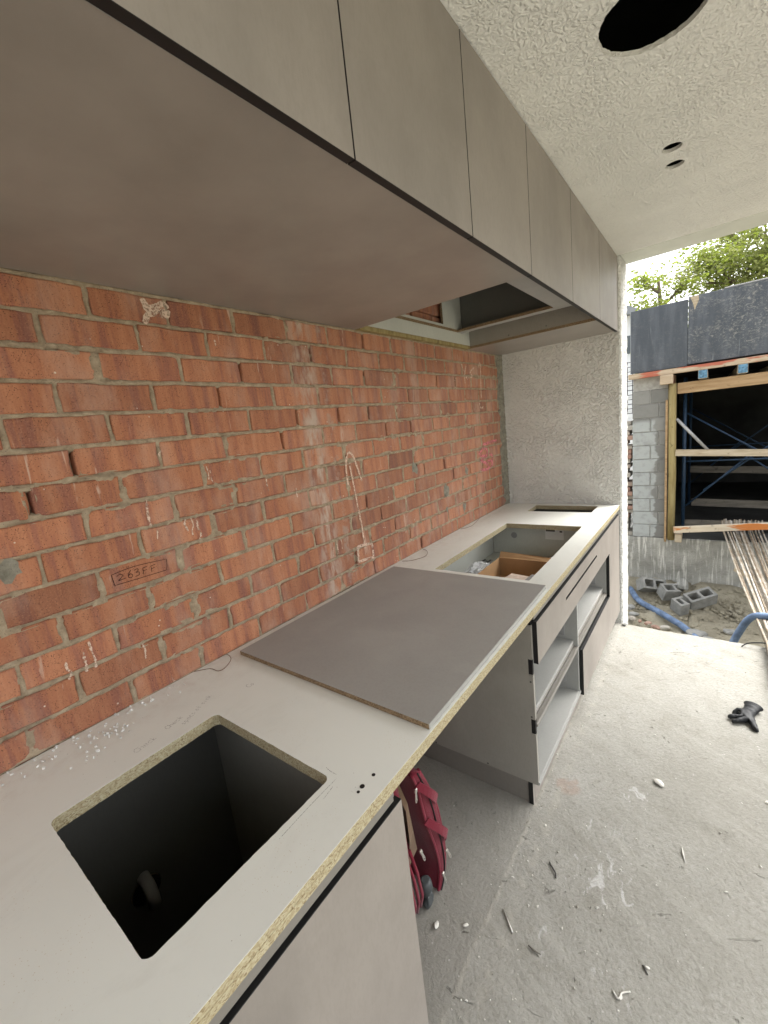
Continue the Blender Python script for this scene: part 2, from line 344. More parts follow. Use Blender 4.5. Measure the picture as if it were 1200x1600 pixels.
M['timber_red'] = make_timber('timber_red_paint', (0.36, 0.27, 0.18, 1), (0.52, 0.43, 0.32, 1), 0, (0.40, 0.13, 0.085, 1))
M['timber_orange'] = make_timber('timber_orange_paint', (0.50, 0.42, 0.30, 1), (0.66, 0.58, 0.46, 1), 0, (0.52, 0.19, 0.055, 1))
M['timber_brown'] = make_timber('timber_brown', (0.28, 0.18, 0.09, 1), (0.44, 0.31, 0.18, 1), 0)
M['timber_grey'] = make_timber('timber_grey', (0.10, 0.09, 0.075, 1), (0.18, 0.165, 0.14, 1), 0)
M['blue_paint'] = plain('blue_paint', (0.10, 0.21, 0.31, 1), 0.7, 0.3, 0.6, 40, 0.3)
def make_formply(name, scuff):
    t = NT(name, 0.42, 0.45); p = t.pos()
    c = t.mix(t.mask(t.noise(t.mapping(p, (3, 1, 0.5)), 3, 5, 0.6), 0.4, 0.7), (0.050, 0.060, 0.074, 1), (0.088, 0.100, 0.118, 1))
    s1 = t.noise(t.mapping(p, (1, 1, 1.5), rot=(0, 0.5, 0)), 17, 8, 0.85, 1.4)
    m = t.math('MULTIPLY', t.mask(s1, 0.50, 0.62), t.mask(t.noise(p, 2.0, 4), 0.32, 0.60))
    c = t.mix(t.math('MULTIPLY', m, scuff), c, (0.40, 0.38, 0.33, 1))
    dr = t.mask(t.noise(t.mapping(p, (24, 1, 1.4)), 1.0, 4), 0.62, 0.70); c = t.mix(t.math('MULTIPLY', dr, 0.22), c, (0.40, 0.42, 0.44, 1))
    t.base(c); t.bump(t.noise(p, 60, 4), 0.15, 0.004); return t.m
M['formply_clean'] = make_formply('formply_clean', 0.12)
M['formply_scuffed'] = make_formply('formply_scuffed', 0.55)
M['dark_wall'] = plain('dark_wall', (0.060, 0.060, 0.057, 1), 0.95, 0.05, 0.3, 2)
M['scaffold_blue'] = plain('scaffold_blue', (0.015, 0.038, 0.075, 1), 0.5, 0.4, 0.3, 30)
M['scaffold_steel'] = plain('scaffold_steel', (0.36, 0.36, 0.36, 1), 0.5, 0.4, 0.2, 30, 0, 0.4)
def make_rebar():
    t = NT('reinforcing_steel', 0.6, 0.4); p = t.pos(); r = t.rnd()
    c = t.ramp(t.math('MULTIPLY_ADD', r, 0.35, t.math('MULTIPLY', t.noise(p, 8, 5, 0.7), 0.75)), [(0.3, (0.13, 0.09, 0.055, 1)), (0.5, (0.28, 0.235, 0.175, 1)), (0.72, (0.46, 0.44, 0.40, 1))])
    t.base(c); t.b.inputs['Metallic'].default_value = 0.15
    w = t.node('ShaderNodeTexWave', wave_type='BANDS', bands_direction='Y'); w.inputs['Scale'].default_value = 30; t.link(p, w.inputs['Vector'])
    t.bump(w.outputs['Fac'], 0.35, 0.003); return t.m
M['rebar'] = make_rebar()
M['hose'] = plain('blue_pipe', (0.115, 0.17, 0.27, 1), 0.6, 0.3, 0.45, 14, 0.2)
M['chalk'] = None
def make_chalk(name, col, cover=0.45, sc=160, brk=True):
    t = NT(name, 0.95, 0.05); p = t.pos(); t.base(col)
    m = t.mask(t.noise(p, sc, 4, 0.7), cover - 0.10, cover + 0.10)
    if brk: m = t.math('MULTIPLY', m, t.mask(t.noise(p, 34, 3, 0.6), 0.32, 0.50))
    t.link(m, t.b.inputs['Alpha']); return t.m
M['chalk'] = make_chalk('chalk_cream', (0.66, 0.49, 0.38, 1), 0.43)
M['chalk_white'] = make_chalk('chalk_white', (0.62, 0.48, 0.38, 1), 0.43)
M['pink'] = make_chalk('pink_marking_paint', (0.70, 0.23, 0.26, 1), 0.44, 90)
M['marker'] = make_chalk('black_marker', (0.04, 0.018, 0.015, 1), 0.20, 160, False)
M['pencil'] = make_chalk('pencil', (0.33, 0.32, 0.30, 1), 0.50, 400, False)
M['slurry'] = make_chalk('cement_slurry', (0.36, 0.32, 0.25, 1), 0.44, 60)
M['white_chip'] = plain('plaster_white', (0.62, 0.60, 0.55, 1), 0.85, 0.15, 0.08, 60, 0.3)
M['foam'] = plain('foam_crumb', (0.62, 0.61, 0.58, 1), 0.8, 0.2, 0.15, 90, 0.3)
M['red_fabric'] = None
def make_fabric(name, col):
    t = NT(name, 0.85, 0.2); p = t.pos()
    c = t.mix(t.noise(p, 14, 5), tuple(x * 0.72 for x in col[:3]) + (1,), col)
    t.base(c); h = t.math('ADD', t.noise(t.mapping(p, (1, 1, 1)), 900, 1), t.math('MULTIPLY', t.noise(p, 22, 4), 1.6)); t.bump(h, 0.35, 0.004)
    t.b.inputs['Sheen Weight'].default_value = 0.15; return t.m
M['red_fabric'] = make_fabric('red_fabric', (0.165, 0.012, 0.026, 1))
M['red_trim'] = make_fabric('red_trim', (0.21, 0.016, 0.034, 1))
M['lining'] = make_fabric('tan_lining', (0.20, 0.13, 0.08, 1))
M['dark_rubber'] = plain('dark_rubber', (0.011, 0.012, 0.013, 1), 0.55, 0.35, 0.2, 40, 0.2)
M['grey_plastic'] = plain('grey_plastic', (0.055, 0.062, 0.064, 1), 0.5, 0.4, 0.2, 30)
M['zip_metal'] = plain('zip_metal', (0.50, 0.48, 0.44, 1), 0.35, 0.5, 0.15, 60, 0, 0.8)
M['white_plastic'] = plain('white_plastic', (0.72, 0.72, 0.69, 1), 0.4, 0.4, 0.04, 10)
M['cardboard'] = plain('cardboard', (0.40, 0.25, 0.13, 1), 0.85, 0.15, 0.1, 10, 0.15)
M['paper_box'] = plain('printed_carton', (0.62, 0.52, 0.44, 1), 0.7, 0.2, 0.18, 40)
def make_film():
    t = NT('plastic_film', 0.18, 0.5); t.base((0.85, 0.86, 0.87, 1)); t.b.inputs['Alpha'].default_value = 0.42
    t.bump(t.noise(t.pos(), 60, 5, 0.7), 0.9, 0.01); return t.m
M['film'] = make_film()
M['wire'] = plain('tie_wire', (0.20, 0.12, 0.07, 1), 0.5, 0.4, 0.2, 50, 0, 0.6)
M['screw'] = plain('dark_screw', (0.10, 0.095, 0.085, 1), 0.45, 0.4, 0.2, 80, 0, 0.7)
M['steel_grey'] = plain('bracket_grey', (0.27, 0.27, 0.265, 1), 0.45, 0.4, 0.1, 20)
M['house_white'] = plain('house_white', (0.80, 0.82, 0.83, 1), 0.7, 0.2, 0.04, 2)
M['roof_grey'] = plain('roof_grey', (0.28, 0.30, 0.32, 1), 0.7, 0.2, 0.15, 4)
M['glass_dark'] = plain('glass_dark', (0.10, 0.12, 0.13, 1), 0.15, 0.5, 0.1, 4)
M['rubble'] = None
def make_rubble():
    t = NT('rubble_brick', 0.92, 0.1); p = t.pos(); r = t.rnd()
    c = t.ramp(r, [(0.0, (0.28, 0.13, 0.09, 1)), (0.35, (0.34, 0.20, 0.15, 1)), (0.6, (0.33, 0.31, 0.27, 1)), (1, (0.46, 0.44, 0.40, 1))])
    t.base(t.mix(t.math('MULTIPLY', t.noise(p, 20, 5), 0.5), c, (0.40, 0.37, 0.32, 1))); t.bump(t.noise(p, 50, 5, 0.7), 0.8, 0.01); return t.m
M['rubble'] = make_rubble()
M['bark'] = plain('bark', (0.20, 0.165, 0.125, 1), 0.9, 0.1, 0.3, 6, 0.5)
def make_leaf(name, c0, c1):
    t = NT(name, 0.55, 0.3); p = t.pos()
    c = t.mix(t.mask(t.noise(p, 2.1, 3), 0.35, 0.65), c0, c1); t.base(c)
    tr = t.node('ShaderNodeBsdfTranslucent'); t.link(c, tr.inputs['Color'])
    ms = t.node('ShaderNodeMixShader'); ms.inputs[0].default_value = 0.45
    out = t.n['Material Output']; t.link(t.b.outputs[0], ms.inputs[1]); t.link(tr.outputs[0], ms.inputs[2]); t.link(ms.outputs[0], out.inputs['Surface'])
    return t.m
M['leaf_dark'] = make_leaf('leaf_olive', (0.22, 0.25, 0.075, 1), (0.34, 0.37, 0.13, 1))
M['leaf_light'] = make_leaf('leaf_lime', (0.24, 0.31, 0.045, 1), (0.35, 0.42, 0.07, 1))

# ------------------------------------------------------------------ geometry helpers
def link(o, parent=None):
    COL.objects.link(o)
    if parent is not None:
        o.parent = parent
        o.matrix_parent_inverse = parent.matrix_basis.inverted()
    return o
def tag(o, label=None, cat=None, group=None, kind=None):
    if label: o['label'] = label
    if cat: o['category'] = cat
    if group: o['group'] = group
    if kind: o['kind'] = kind
    return o
def empty(name, loc, label, cat, group=None):
    o = bpy.data.objects.new(name, None); o.location = loc; o.empty_display_size = 0.05; COL.objects.link(o)
    return tag(o, label, cat, group)
def from_data(name, verts, faces, mats, parent=None, smooth=False, idx=None):
    me = bpy.data.meshes.new(name); me.from_pydata([tuple(v) for v in verts], [], faces); me.update()
    for m in (mats if isinstance(mats, (list, tuple)) else [mats]): me.materials.append(m)
    if idx is not None: me.polygons.foreach_set('material_index', idx)
    if smooth: me.polygons.foreach_set('use_smooth', [True] * len(me.polygons))
    return link(bpy.data.objects.new(name, me), parent)
def bm_obj(name, bm, mats, parent=None, smooth=False):
    me = bpy.data.meshes.new(name); bm.normal_update(); bm.to_mesh(me); bm.free()
    for m in (mats if isinstance(mats, (list, tuple)) else [mats]): me.materials.append(m)
    if smooth: me.polygons.foreach_set('use_smooth', [True] * len(me.polygons))
    return link(bpy.data.objects.new(name, me), parent)
def add_box(bm, x0, x1, y0, y1, z0, z1, bevel=0.0, mi=0, rot=None):
    vs_ = [bm.verts.new((x, y, z)) for x in (x0, x1) for y in (y0, y1) for z in (z0, z1)]
    fs = [bm.faces.new([vs_[i] for i in q]) for q in ((0, 1, 3, 2), (4, 6, 7, 5), (0, 4, 5, 1), (2, 3, 7, 6), (0, 2, 6, 4), (1, 5, 7, 3))]
    for f in fs: f.material_index = mi
    if bevel:
        es = list({e for f in fs for e in f.edges})
        bmesh.ops.bevel(bm, geom=es, offset=bevel, segments=1, affect='EDGES')
    return vs_
def box(name, x0, x1, y0, y1, z0, z1, mat, parent=None, bevel=0.0012, face=None):
    """bevelled box; face=(axis, face material, edge material): broad faces on that axis take the first"""
    bm = bmesh.new(); add_box(bm, x0, x1, y0, y1, z0, z1, bevel)
    if face:
        ax, mf, me_ = face; bm.normal_update()
        for f in bm.faces: f.material_index = 0 if abs(f.normal[ax]) > 0.99 else 1
        return bm_obj(name, bm, [mf, me_], parent)
    return bm_obj(name, bm, mat, parent)
def tube_mesh(bm, pts, r, n=8, cap=True):
    pts = [Vector(p) for p in pts]; rs = r if isinstance(r, (list, tuple)) else [r] * len(pts)
    d0 = (pts[1] - pts[0]).normalized(); a = Vector((0, 0, 1)) if abs(d0.z) < 0.9 else Vector((1, 0, 0))
    u = d0.cross(a).normalized(); rings = []
    for i, p in enumerate(pts):
        d = (pts[min(i + 1, len(pts) - 1)] - pts[max(i - 1, 0)]).normalized()
        u = (u - d * u.dot(d)).normalized(); v = d.cross(u)
        rings.append([bm.verts.new(p + rs[i] * (math.cos(2 * math.pi * k / n) * u + math.sin(2 * math.pi * k / n) * v)) for k in range(n)])
    for a_, b_ in zip(rings, rings[1:]):
        for k in range(n):
            f = bm.faces.new((a_[k], a_[(k + 1) % n], b_[(k + 1) % n], b_[k])); f.smooth = True
    if cap:
        bm.faces.new(rings[0][::-1]); bm.faces.new(rings[-1])
def tube(name, pts, r, mat, parent=None, n=8, cap=True):
    bm = bmesh.new(); tube_mesh(bm, pts, r, n, cap); return bm_obj(name, bm, mat, parent)
def smooth_path(pts, k=6):
    P_ = [Vector(p) for p in pts]; out = []
    for i in range(len(P_) - 1):
        p0, p1, p2, p3 = P_[max(i - 1, 0)], P_[i], P_[i + 1], P_[min(i + 2, len(P_) - 1)]
        for j in range(k):
            t = j / k
            out.append(0.5 * ((2 * p1) + (-p0 + p2) * t + (2 * p0 - 5 * p1 + 4 * p2 - p3) * t * t + (-p0 + 3 * p1 - 3 * p2 + p3) * t ** 3))
    return out + [P_[-1]]
def beam_between(name, a, b, w, h, mat, parent=None, bevel=0.003):
    a, b = Vector(a), Vector(b); d = b - a; ln = d.length
    bm = bmesh.new(); add_box(bm, -w / 2, w / 2, 0, ln, -h / 2, h / 2, bevel)
    x = d.cross(Vector((0, 0, 1)))
    x = Vector((1, 0, 0)) if x.length < 1e-4 else x.normalized()
    y = d.normalized(); z = x.cross(y)
    mt = Matrix((x, y, z)).transposed().to_4x4(); mt.translation = a
    bm.transform(mt); return bm_obj(name, bm, mat, parent)
def rounded(x0, x1, y0, y1, r=0.0, n=5, jit=0.0, sub=0):
    if not r: pts = [(x0, y0), (x1, y0), (x1, y1), (x0, y1)]
    else:
        pts = []
        for cx, cy, a0 in ((x1 - r, y0 + r, -90), (x1 - r, y1 - r, 0), (x0 + r, y1 - r, 90), (x0 + r, y0 + r, 180)):
            for i in range(n + 1):
                a = math.radians(a0 + 90 * i / n); pts.append((cx + r * math.cos(a), cy + r * math.sin(a)))
    if sub:
        out = []
        for p, q in zip(pts, pts[1:] + pts[:1]):
            ln = math.hypot(q[0] - p[0], q[1] - p[1]); k = max(1, int(ln / sub))
            for i in range(k):
                t = i / k; out.append((p[0] + (q[0] - p[0]) * t + random.uniform(-jit, jit), p[1] + (q[1] - p[1]) * t + random.uniform(-jit, jit)))
        pts = out
    return pts
def circle(cx, cy, r, n=40, jit=0.0):
    return [(cx + (r + random.uniform(-jit, jit)) * math.cos(2 * math.pi * k / n), cy + (r + random.uniform(-jit, jit)) * math.sin(2 * math.pi * k / n)) for k in range(n)]
def plate(name, loops, t0, t1, mats, parent=None, basis='z', idxf=None):
    """flat sheet with holes: loops[0] is the outline, the others holes; from t0 to t1 along the basis axis"""
    cu = bpy.data.curves.new('tmp', 'CURVE'); cu.dimensions = '2D'; cu.fill_mode = 'BOTH'; cu.extrude = (t1 - t0) / 2
    for lp in loops:
        s = cu.splines.new('POLY'); s.points.add(len(lp) - 1); s.use_cyclic_u = True
        for p, q in zip(s.points, lp): p.co = (q[0], q[1], 0, 1)
    ob = bpy.data.objects.new('tmp', cu); COL.objects.link(ob)
    dg = bpy.context.evaluated_depsgraph_get(); me = bpy.data.meshes.new_from_object(ob.evaluated_get(dg))
    COL.objects.unlink(ob); bpy.data.objects.remove(ob); bpy.data.curves.remove(cu)
    bm = bmesh.new(); bm.from_mesh(me); bpy.data.meshes.remove(me)
    c = (t0 + t1) / 2
    for v in bm.verts:
        a, b, d = v.co
        v.co = {'z': (a, b, d + c), 'x': (d + c, a, b), 'y': (a, d + c, b)}[basis]
    bmesh.ops.remove_doubles(bm, verts=bm.verts, dist=1e-6); bmesh.ops.recalc_face_normals(bm, faces=bm.faces)
    bm.normal_update()
    if idxf:
        for f in bm.faces: f.material_index = idxf(f)
    for f in bm.faces: f.smooth = False
    return bm_obj(name, bm, mats, parent)
def vnoise(shape_y, shape_z, cell, seed):
    """bilinear value noise on a grid; cell in grid steps"""
    g = np.random.default_rng(seed).random((int(shape_y / cell) + 3, int(shape_z / cell) + 3))
    yy = np.arange(shape_y) / cell; zz = np.arange(shape_z) / cell
    iy = yy.astype(int); iz = zz.astype(int); fy = yy - iy; fz = zz - iz
    fy = fy * fy * (3 - 2 * fy); fz = fz * fz * (3 - 2 * fz)
    a = g[iy][:, iz]; b = g[iy + 1][:, iz]; c = g[iy][:, iz + 1]; d = g[iy + 1][:, iz + 1]
    fy = fy[:, None]; fz = fz[None, :]
    return a * (1 - fy) * (1 - fz) + b * fy * (1 - fz) + c * (1 - fy) * fz + d * fy * fz
def grid_obj(name, V, mat, parent=None, smooth=True):
    ny, nz, _ = V.shape; me = bpy.data.meshes.new(name)
    idx = np.arange(ny * nz).reshape(ny, nz)
    q = np.stack([idx[:-1, :-1], idx[1:, :-1], idx[1:, 1:], idx[:-1, 1:]], -1).reshape(-1, 4)
    me.vertices.add(ny * nz); me.vertices.foreach_set('co', V.reshape(-1).astype(np.float32))
    me.loops.add(q.size); me.loops.foreach_set('vertex_index', q.reshape(-1).astype(np.int32))
    me.polygons.add(len(q)); me.polygons.foreach_set('loop_start', (np.arange(len(q)) * 4).astype(np.int32))
    me.update(calc_edges=True); me.materials.append(mat)
    if smooth: me.polygons.foreach_set('use_smooth', np.ones(len(q), bool))
    return link(bpy.data.objects.new(name, me), parent)

# ------------------------------------------------------------------ ground, slab, ceiling, walls
def ground():
    n = 150; ext = 90
    # finer near the yard, coarse to the horizon
    t = np.linspace(-1, 1, n); ax = np.sign(t) * (np.abs(t) ** 2.6) * ext
    X, Y = np.meshgrid(ax + 1.2, ax + 6.2, indexing='ij')
    rnd = np.random.default_rng(3).random((n, n))
    Z = -1.10 + 0.05 * (vnoise(n, n, 3, 5) - 0.5) * 2 + 0.03 * (rnd - 0.5)
    Z = np.where((Y > 7.1) & (X > 0.0) & (X < 8), -1.2, Z)
    # rubble banked against the footing
    Z += np.where((Y < 7.1) & (np.abs(X - 1.6) < 2.5), 0.16 * np.exp(-((Y - 7.05) / 0.25) ** 2), 0)
    o = grid_obj('ground', np.stack([X, Y, Z], -1), M['dirt'], None, True); tag(o, kind='structure')
ground()
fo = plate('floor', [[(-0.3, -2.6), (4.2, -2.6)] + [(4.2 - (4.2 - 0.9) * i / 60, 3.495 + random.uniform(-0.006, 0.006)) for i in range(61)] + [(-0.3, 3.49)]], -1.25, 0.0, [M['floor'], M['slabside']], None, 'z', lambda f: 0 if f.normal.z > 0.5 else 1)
tag(fo, 'bare grey concrete floor slab under the outdoor kitchen', kind='structure')

ceil_hole = circle(1.222, 1.588, 0.126, 90, 0.0018)
ce = plate('ceiling', [[(-0.1, -1.3), (2.9, -1.3), (2.9, 3.5195), (-0.1, 3.5195)], ceil_hole, circle(1.215, 2.338, 0.034, 32, 0.0006), circle(1.214, 2.497, 0.034, 32, 0.0006)], ZC, ZC + 0.013, [M['ceiling_stucco']])
tag(ce, 'cream stucco ceiling with one large and two small round holes', kind='structure')
ro = empty('roof', (1.3, 1, 2.7), 'unseen roof cover added above the stucco ceiling to keep its holes dark', 'roof')  # unseen roof box added to keep ceiling holes dark; width tuned for light
box('unseen_roof_deck', -0.35, 2.98, -1.4, 3.80, 2.98, 3.06, M['dark_wall'], ro)
box('unseen_fascia', 2.90, 2.96, -1.35, 3.52, 2.585, 2.978, M['beam_paint'], ro)
box('unseen_fascia', -0.1, 2.96, -1.36, -1.302, 2.585, 2.978, M['beam_paint'], ro)
bmo = box('beam', 0.862, 2.96, L, L + WT - 0.015, 2.600, 2.977, M['beam_paint'], None, 0.004)
tag(bmo, 'smooth off white beam across the far edge of the ceiling', 'beam')

sw = empty('stucco_wall', (0.43, L, 0), 'textured grey stucco return wall with white end beside the bench', 'wall')
box('wall_face', -0.02, 0.850, L, L + WT, -1.2, 2.975, M['stucco'], sw, 0.0)
def wall_end():
    ny, nz = 40, 420; y = np.linspace(L - 0.001, L + WT + 0.001, ny); z = np.linspace(-1.2, 2.9, nz)
    Y, Z = np.meshgrid(y, z, indexing='ij')
    X = 0.862 + 0.006 * (vnoise(ny, nz, 2, 2) - 0.5) + 0.004 * (vnoise(ny, nz, 5, 4) - 0.5)
    X[0, :] = 0.848; X[-1, :] = 0.848
    grid_obj('wall_end', np.stack([X, Y, Z], -1), M['stucco_white'], sw)
wall_end()

# ------------------------------------------------------------------ brick wall
PITCH, COURSE, Z0 = 0.2365, 0.0863, 1.011
bw = empty('brick_wall', (0, 1.5, 0), 'red face brick wall with smeared mortar and chalk marks behind the bench', 'wall')
box('wall_core', -0.24, -0.035, -1.6, 3.53, -1.2, 2.975, M['mortar'], bw, 0.0)
def brick_mesh(seed, half_l=0.113, half_h=0.0385):
    rr = random.Random(seed); per = []
    for (a, b, k) in (((-1, -1), (1, -1), 4), ((1, -1), (1, 1), 2), ((1, 1), (-1, 1), 4), ((-1, 1), (-1, -1), 2)):
        for i in range(k):
            t = i / k; per.append(((a[0] + (b[0] - a[0]) * t) * half_l, (a[1] + (b[1] - a[1]) * t) * half_h))
    n = len(per); v = []
    jit = [(rr.uniform(-.0035, .0035), rr.uniform(-.0028, .0028)) for _ in per]
    for x, ins, jx in ((-0.09, 0, 0), (-0.0042, 0.0006, 1), (-0.0008, 0.0026, 1), (0.0004, 0.0062, 1)):
        for (py, pz), (jy, jz) in zip(per, jit):
            sy = 1 - ins / half_l; sz = 1 - ins / half_h
            v.append((x + (rr.uniform(-.0005, .0005) if jx else 0), py * sy + jy * jx, pz * sz + jz * jx))
    f = []
    for r_ in range(3):
        for k in range(n): f.append((r_ * n + k, r_ * n + (k + 1) % n, (r_ + 1) * n + (k + 1) % n, (r_ + 1) * n + k))
    f.append(tuple(3 * n + k for k in range(n)))
    me = bpy.data.meshes.new('brick'); me.from_pydata(v, [], f); me.update(); me.materials.append(M['brick'])
    me.polygons.foreach_set('use_smooth', [True] * (3 * n) + [False]); return me
BM = [brick_mesh(i) for i in range(12)]
perps = {}
def row_perps(k, y0, y1):
    off = 0.49 if k % 2 else 0.606
    i0 = math.ceil((y0 - off) / PITCH) - 1; rr = random.Random(100 + k)
    return [off + PITCH * i + rr.uniform(-0.013, 0.013) for i in range(i0, int((y1 - off) / PITCH) + 3)]
def lay_row(k, y0, y1):
    ps = row_perps(k, y0, y1); perps[k] = ps; rr = random.Random(k * 7 + 1)
    zc_ = Z0 + COURSE * (k + 0.5)
    for a, b in zip(ps, ps[1:]):
        a2, b2 = max(a + 0.0045, y0), min(b - 0.0045, y1)
        if b2 - a2 < 0.02: continue
        o = bpy.data.objects.new('brick', rr.choice(BM)); COL.objects.link(o); o.parent = bw; o.matrix_parent_inverse = bw.matrix_basis.inverted()
        o.location = (rr.uniform(-0.0022, 0.0018), (a2 + b2) / 2, zc_ + rr.uniform(-0.0015, 0.0015))
        o.scale = (1, (b2 - a2) / 0.226, 1); o.rotation_euler = (rr.uniform(-.006, .006), rr.uniform(-.01, .01), rr.uniform(-.008, .008))
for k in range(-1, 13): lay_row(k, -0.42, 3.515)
for k in (13, 14, 15, 16): lay_row(k, 1.95, 2.75)
for k in range(-11, -1): lay_row(k, 0.68, 1.62)
def mortar_sheet():
    y0, y1, z0, z1, st = -0.42, 3.52, 0.922, 2.20, 0.0055
    ny = int((y1 - y0) / st); nz = int((z1 - z0) / st)
    y = np.linspace(y0, y1, ny); z = np.linspace(z0, z1, nz); Yg, Zg = np.meshgrid(y, z, indexing='ij')
    kk = np.floor((Zg - Z0) / COURSE).astype(int); fz = (Zg - Z0) / COURSE - kk
    dz = np.minimum(fz, 1 - fz) * COURSE
    dy = np.full_like(Yg, 1.0); openp = np.zeros_like(Yg)
    rr = np.random.default_rng(5)
    for k in range(-2, 14):
        m = kk == k
        for p_ in row_perps(k, y0, y1):
            d = np.abs(Yg - p_); mm = m & (d < 0.04)
            dy = np.where(mm, np.minimum(dy, d), dy)
            pr = 0.04 if p_ < 0.9 else 0.20
            if rr.random() < pr and d.min() < 0.01: openp = np.where(mm & (np.abs(Zg - (Z0 + COURSE * (k + .5))) < 0.03), 1, openp)
    n1 = vnoise(ny, nz, 3, 1); n2 = vnoise(ny, nz, 9, 2); n3 = vnoise(ny, nz, 30, 3); n0 = RNG.random((ny, nz))
    hw = 0.0066 + 0.0050 * (n2 - 0.35) + 0.003 * (n1 - .5) + 0.018 * np.clip(n3 - 0.58, 0, 1) * 2 * (n1 > 0.30) * (n2 > .35)
    d = np.minimum(dz, dy)
    inj = 1 / (1 + np.exp((d - hw) / 0.0009))
    top = 0.0010 + 0.0042 * (n1 - 0.55) + 0.004 * (n2 - 0.5) + 0.0012 * (n0 - 0.5)
    X = inj * top + (1 - inj) * -0.012
    crack = (np.abs(dz - 0.0045) < 0.0022) & (n3 > 0.62) & (n2 > 0.5)
    X = np.where(crack, X - 0.010, X)
    X = np.where((openp > 0) & (dy < 0.007) & (dz > 0.006), -0.034, X)
    o = grid_obj('mortar', np.stack([X, Yg, Zg], -1), M['mortar'], bw)
mortar_sheet()
def render_edge():
    ny, nz = 26, 300; y = np.linspace(3.40, 3.53, ny); z = np.linspace(0.925, 2.135, nz); Y, Z = np.meshgrid(y, z, indexing='ij')
    e = 3.445 + 0.055 * (vnoise(1, nz, 9, 8)[0] - 0.5) + 0.04 * (vnoise(1, nz, 40, 9)[0] - 0.5)
    s = 1 / (1 + np.exp(-(Y - e[None, :]) / 0.003))
    X = s * (0.006 + 0.012 * (vnoise(ny, nz, 2, 6) - 0.4) + 0.018 * np.clip((Y - 3.49) / 0.03, 0, 1)) + (1 - s) * -0.012
    grid_obj('render_edge', np.stack([X, Y, Z], -1), M['render_edge'], bw)
render_edge()

# marks on the wall ----------------------------------------------------
def stroke(name, paths, w, mat, plane='wall', off=0.0042, parent=None, jit=0.15):
    """ribbons laid on the wall (y,z) or on the bench (x,y); every path is one pen stroke"""
    V, F = [], []
    for pi_, pts in enumerate(paths):
        P_ = smooth_path([(a, b, 0) for a, b in pts], 8) if len(pts) > 2 else [Vector((pts[0][0] + (pts[1][0] - pts[0][0]) * i / 8, pts[0][1] + (pts[1][1] - pts[0][1]) * i / 8, 0)) for i in range(9)]
        o_ = off + 0.00015 * pi_; b0 = len(V)
        for i, p in enumerate(P_):
            d = (P_[min(i + 1, len(P_) - 1)] - P_[max(i - 1, 0)]); d = d.normalized() if d.length > 1e-9 else Vector((1, 0, 0))
            n = Vector((-d.y, d.x, 0)); ww = w * (1 + random.uniform(-jit, jit)) / 2 * (0.5 if i in (0, len(P_) - 1) else 1)
            for s in (1, -1):
                q = p + n * ww * s
                V.append((o_, q.x, q.y) if plane == 'wall' else (q.x, q.y, o_))
        for i in range(len(P_) - 1): F.append((b0 + 2 * i, b0 + 2 * i + 1, b0 + 2 * i + 3, b0 + 2 * i + 2))
    return from_data(name, V, F, mat, parent)
stroke('chalk_arrow', [[(1.559, 1.411), (1.558, 1.497), (1.578, 1.560), (1.600, 1.566), (1.622, 1.540), (1.640, 1.486), (1.660, 1.422)],
                       [(1.584, 1.526), (1.595, 1.427), (1.606, 1.314), (1.617, 1.21), (1.622, 1.105)]], 0.011, M['chalk'], parent=bw)
stroke('chalk_square', [[(1.567, 1.11), (1.62, 1.106), (1.679, 1.095)], [(1.679, 1.095), (1.681, 1.06), (1.678, 1.017)], [(1.678, 1.022), (1.62, 1.030), (1.562, 1.036)], [(1.562, 1.036), (1.566, 1.07), (1.567, 1.11)]], 0.013, M['chalk'], parent=bw)
stroke('chalk_letters', [[(2.839, 2.035), (2.856, 2.002), (2.874, 1.978)], [(2.909, 2.03), (2.885, 1.99), (2.875, 1.95), (2.875, 1.905)], [(3.039, 2.021), (3.0, 2.005), (2.967, 1.985), (2.985, 1.97), (2.999, 1.952)], [(2.999, 1.952), (2.94, 1.95), (2.887, 1.947)],
                         [(3.108, 2.02), (3.131, 2.058), (3.16, 2.026)], [(3.135, 2.05), (3.139, 2.0), (3.128, 1.88), (3.124, 1.806)], [(3.084, 1.773), (3.092, 1.745), (3.115, 1.733), (3.149, 1.745)]], 0.012, M['chalk'], parent=bw)
stroke('pink_paint_mark', [[(3.10, 1.465), (3.232, 1.472), (3.37, 1.475)], [(3.139, 1.376), (3.045, 1.387), (3.028, 1.411), (3.105, 1.436), (3.167, 1.414), (3.15, 1.379), (3.083, 1.36), (3.04, 1.352), (3.12, 1.325), (3.18, 1.29)],
                           [(3.165, 1.333), (3.243, 1.327), (3.248, 1.369), (3.195, 1.385)], [(3.019, 1.285), (3.10, 1.275), (3.17, 1.277), (3.248, 1.30), (3.25, 1.33)]], 0.020, M['pink'], parent=bw)
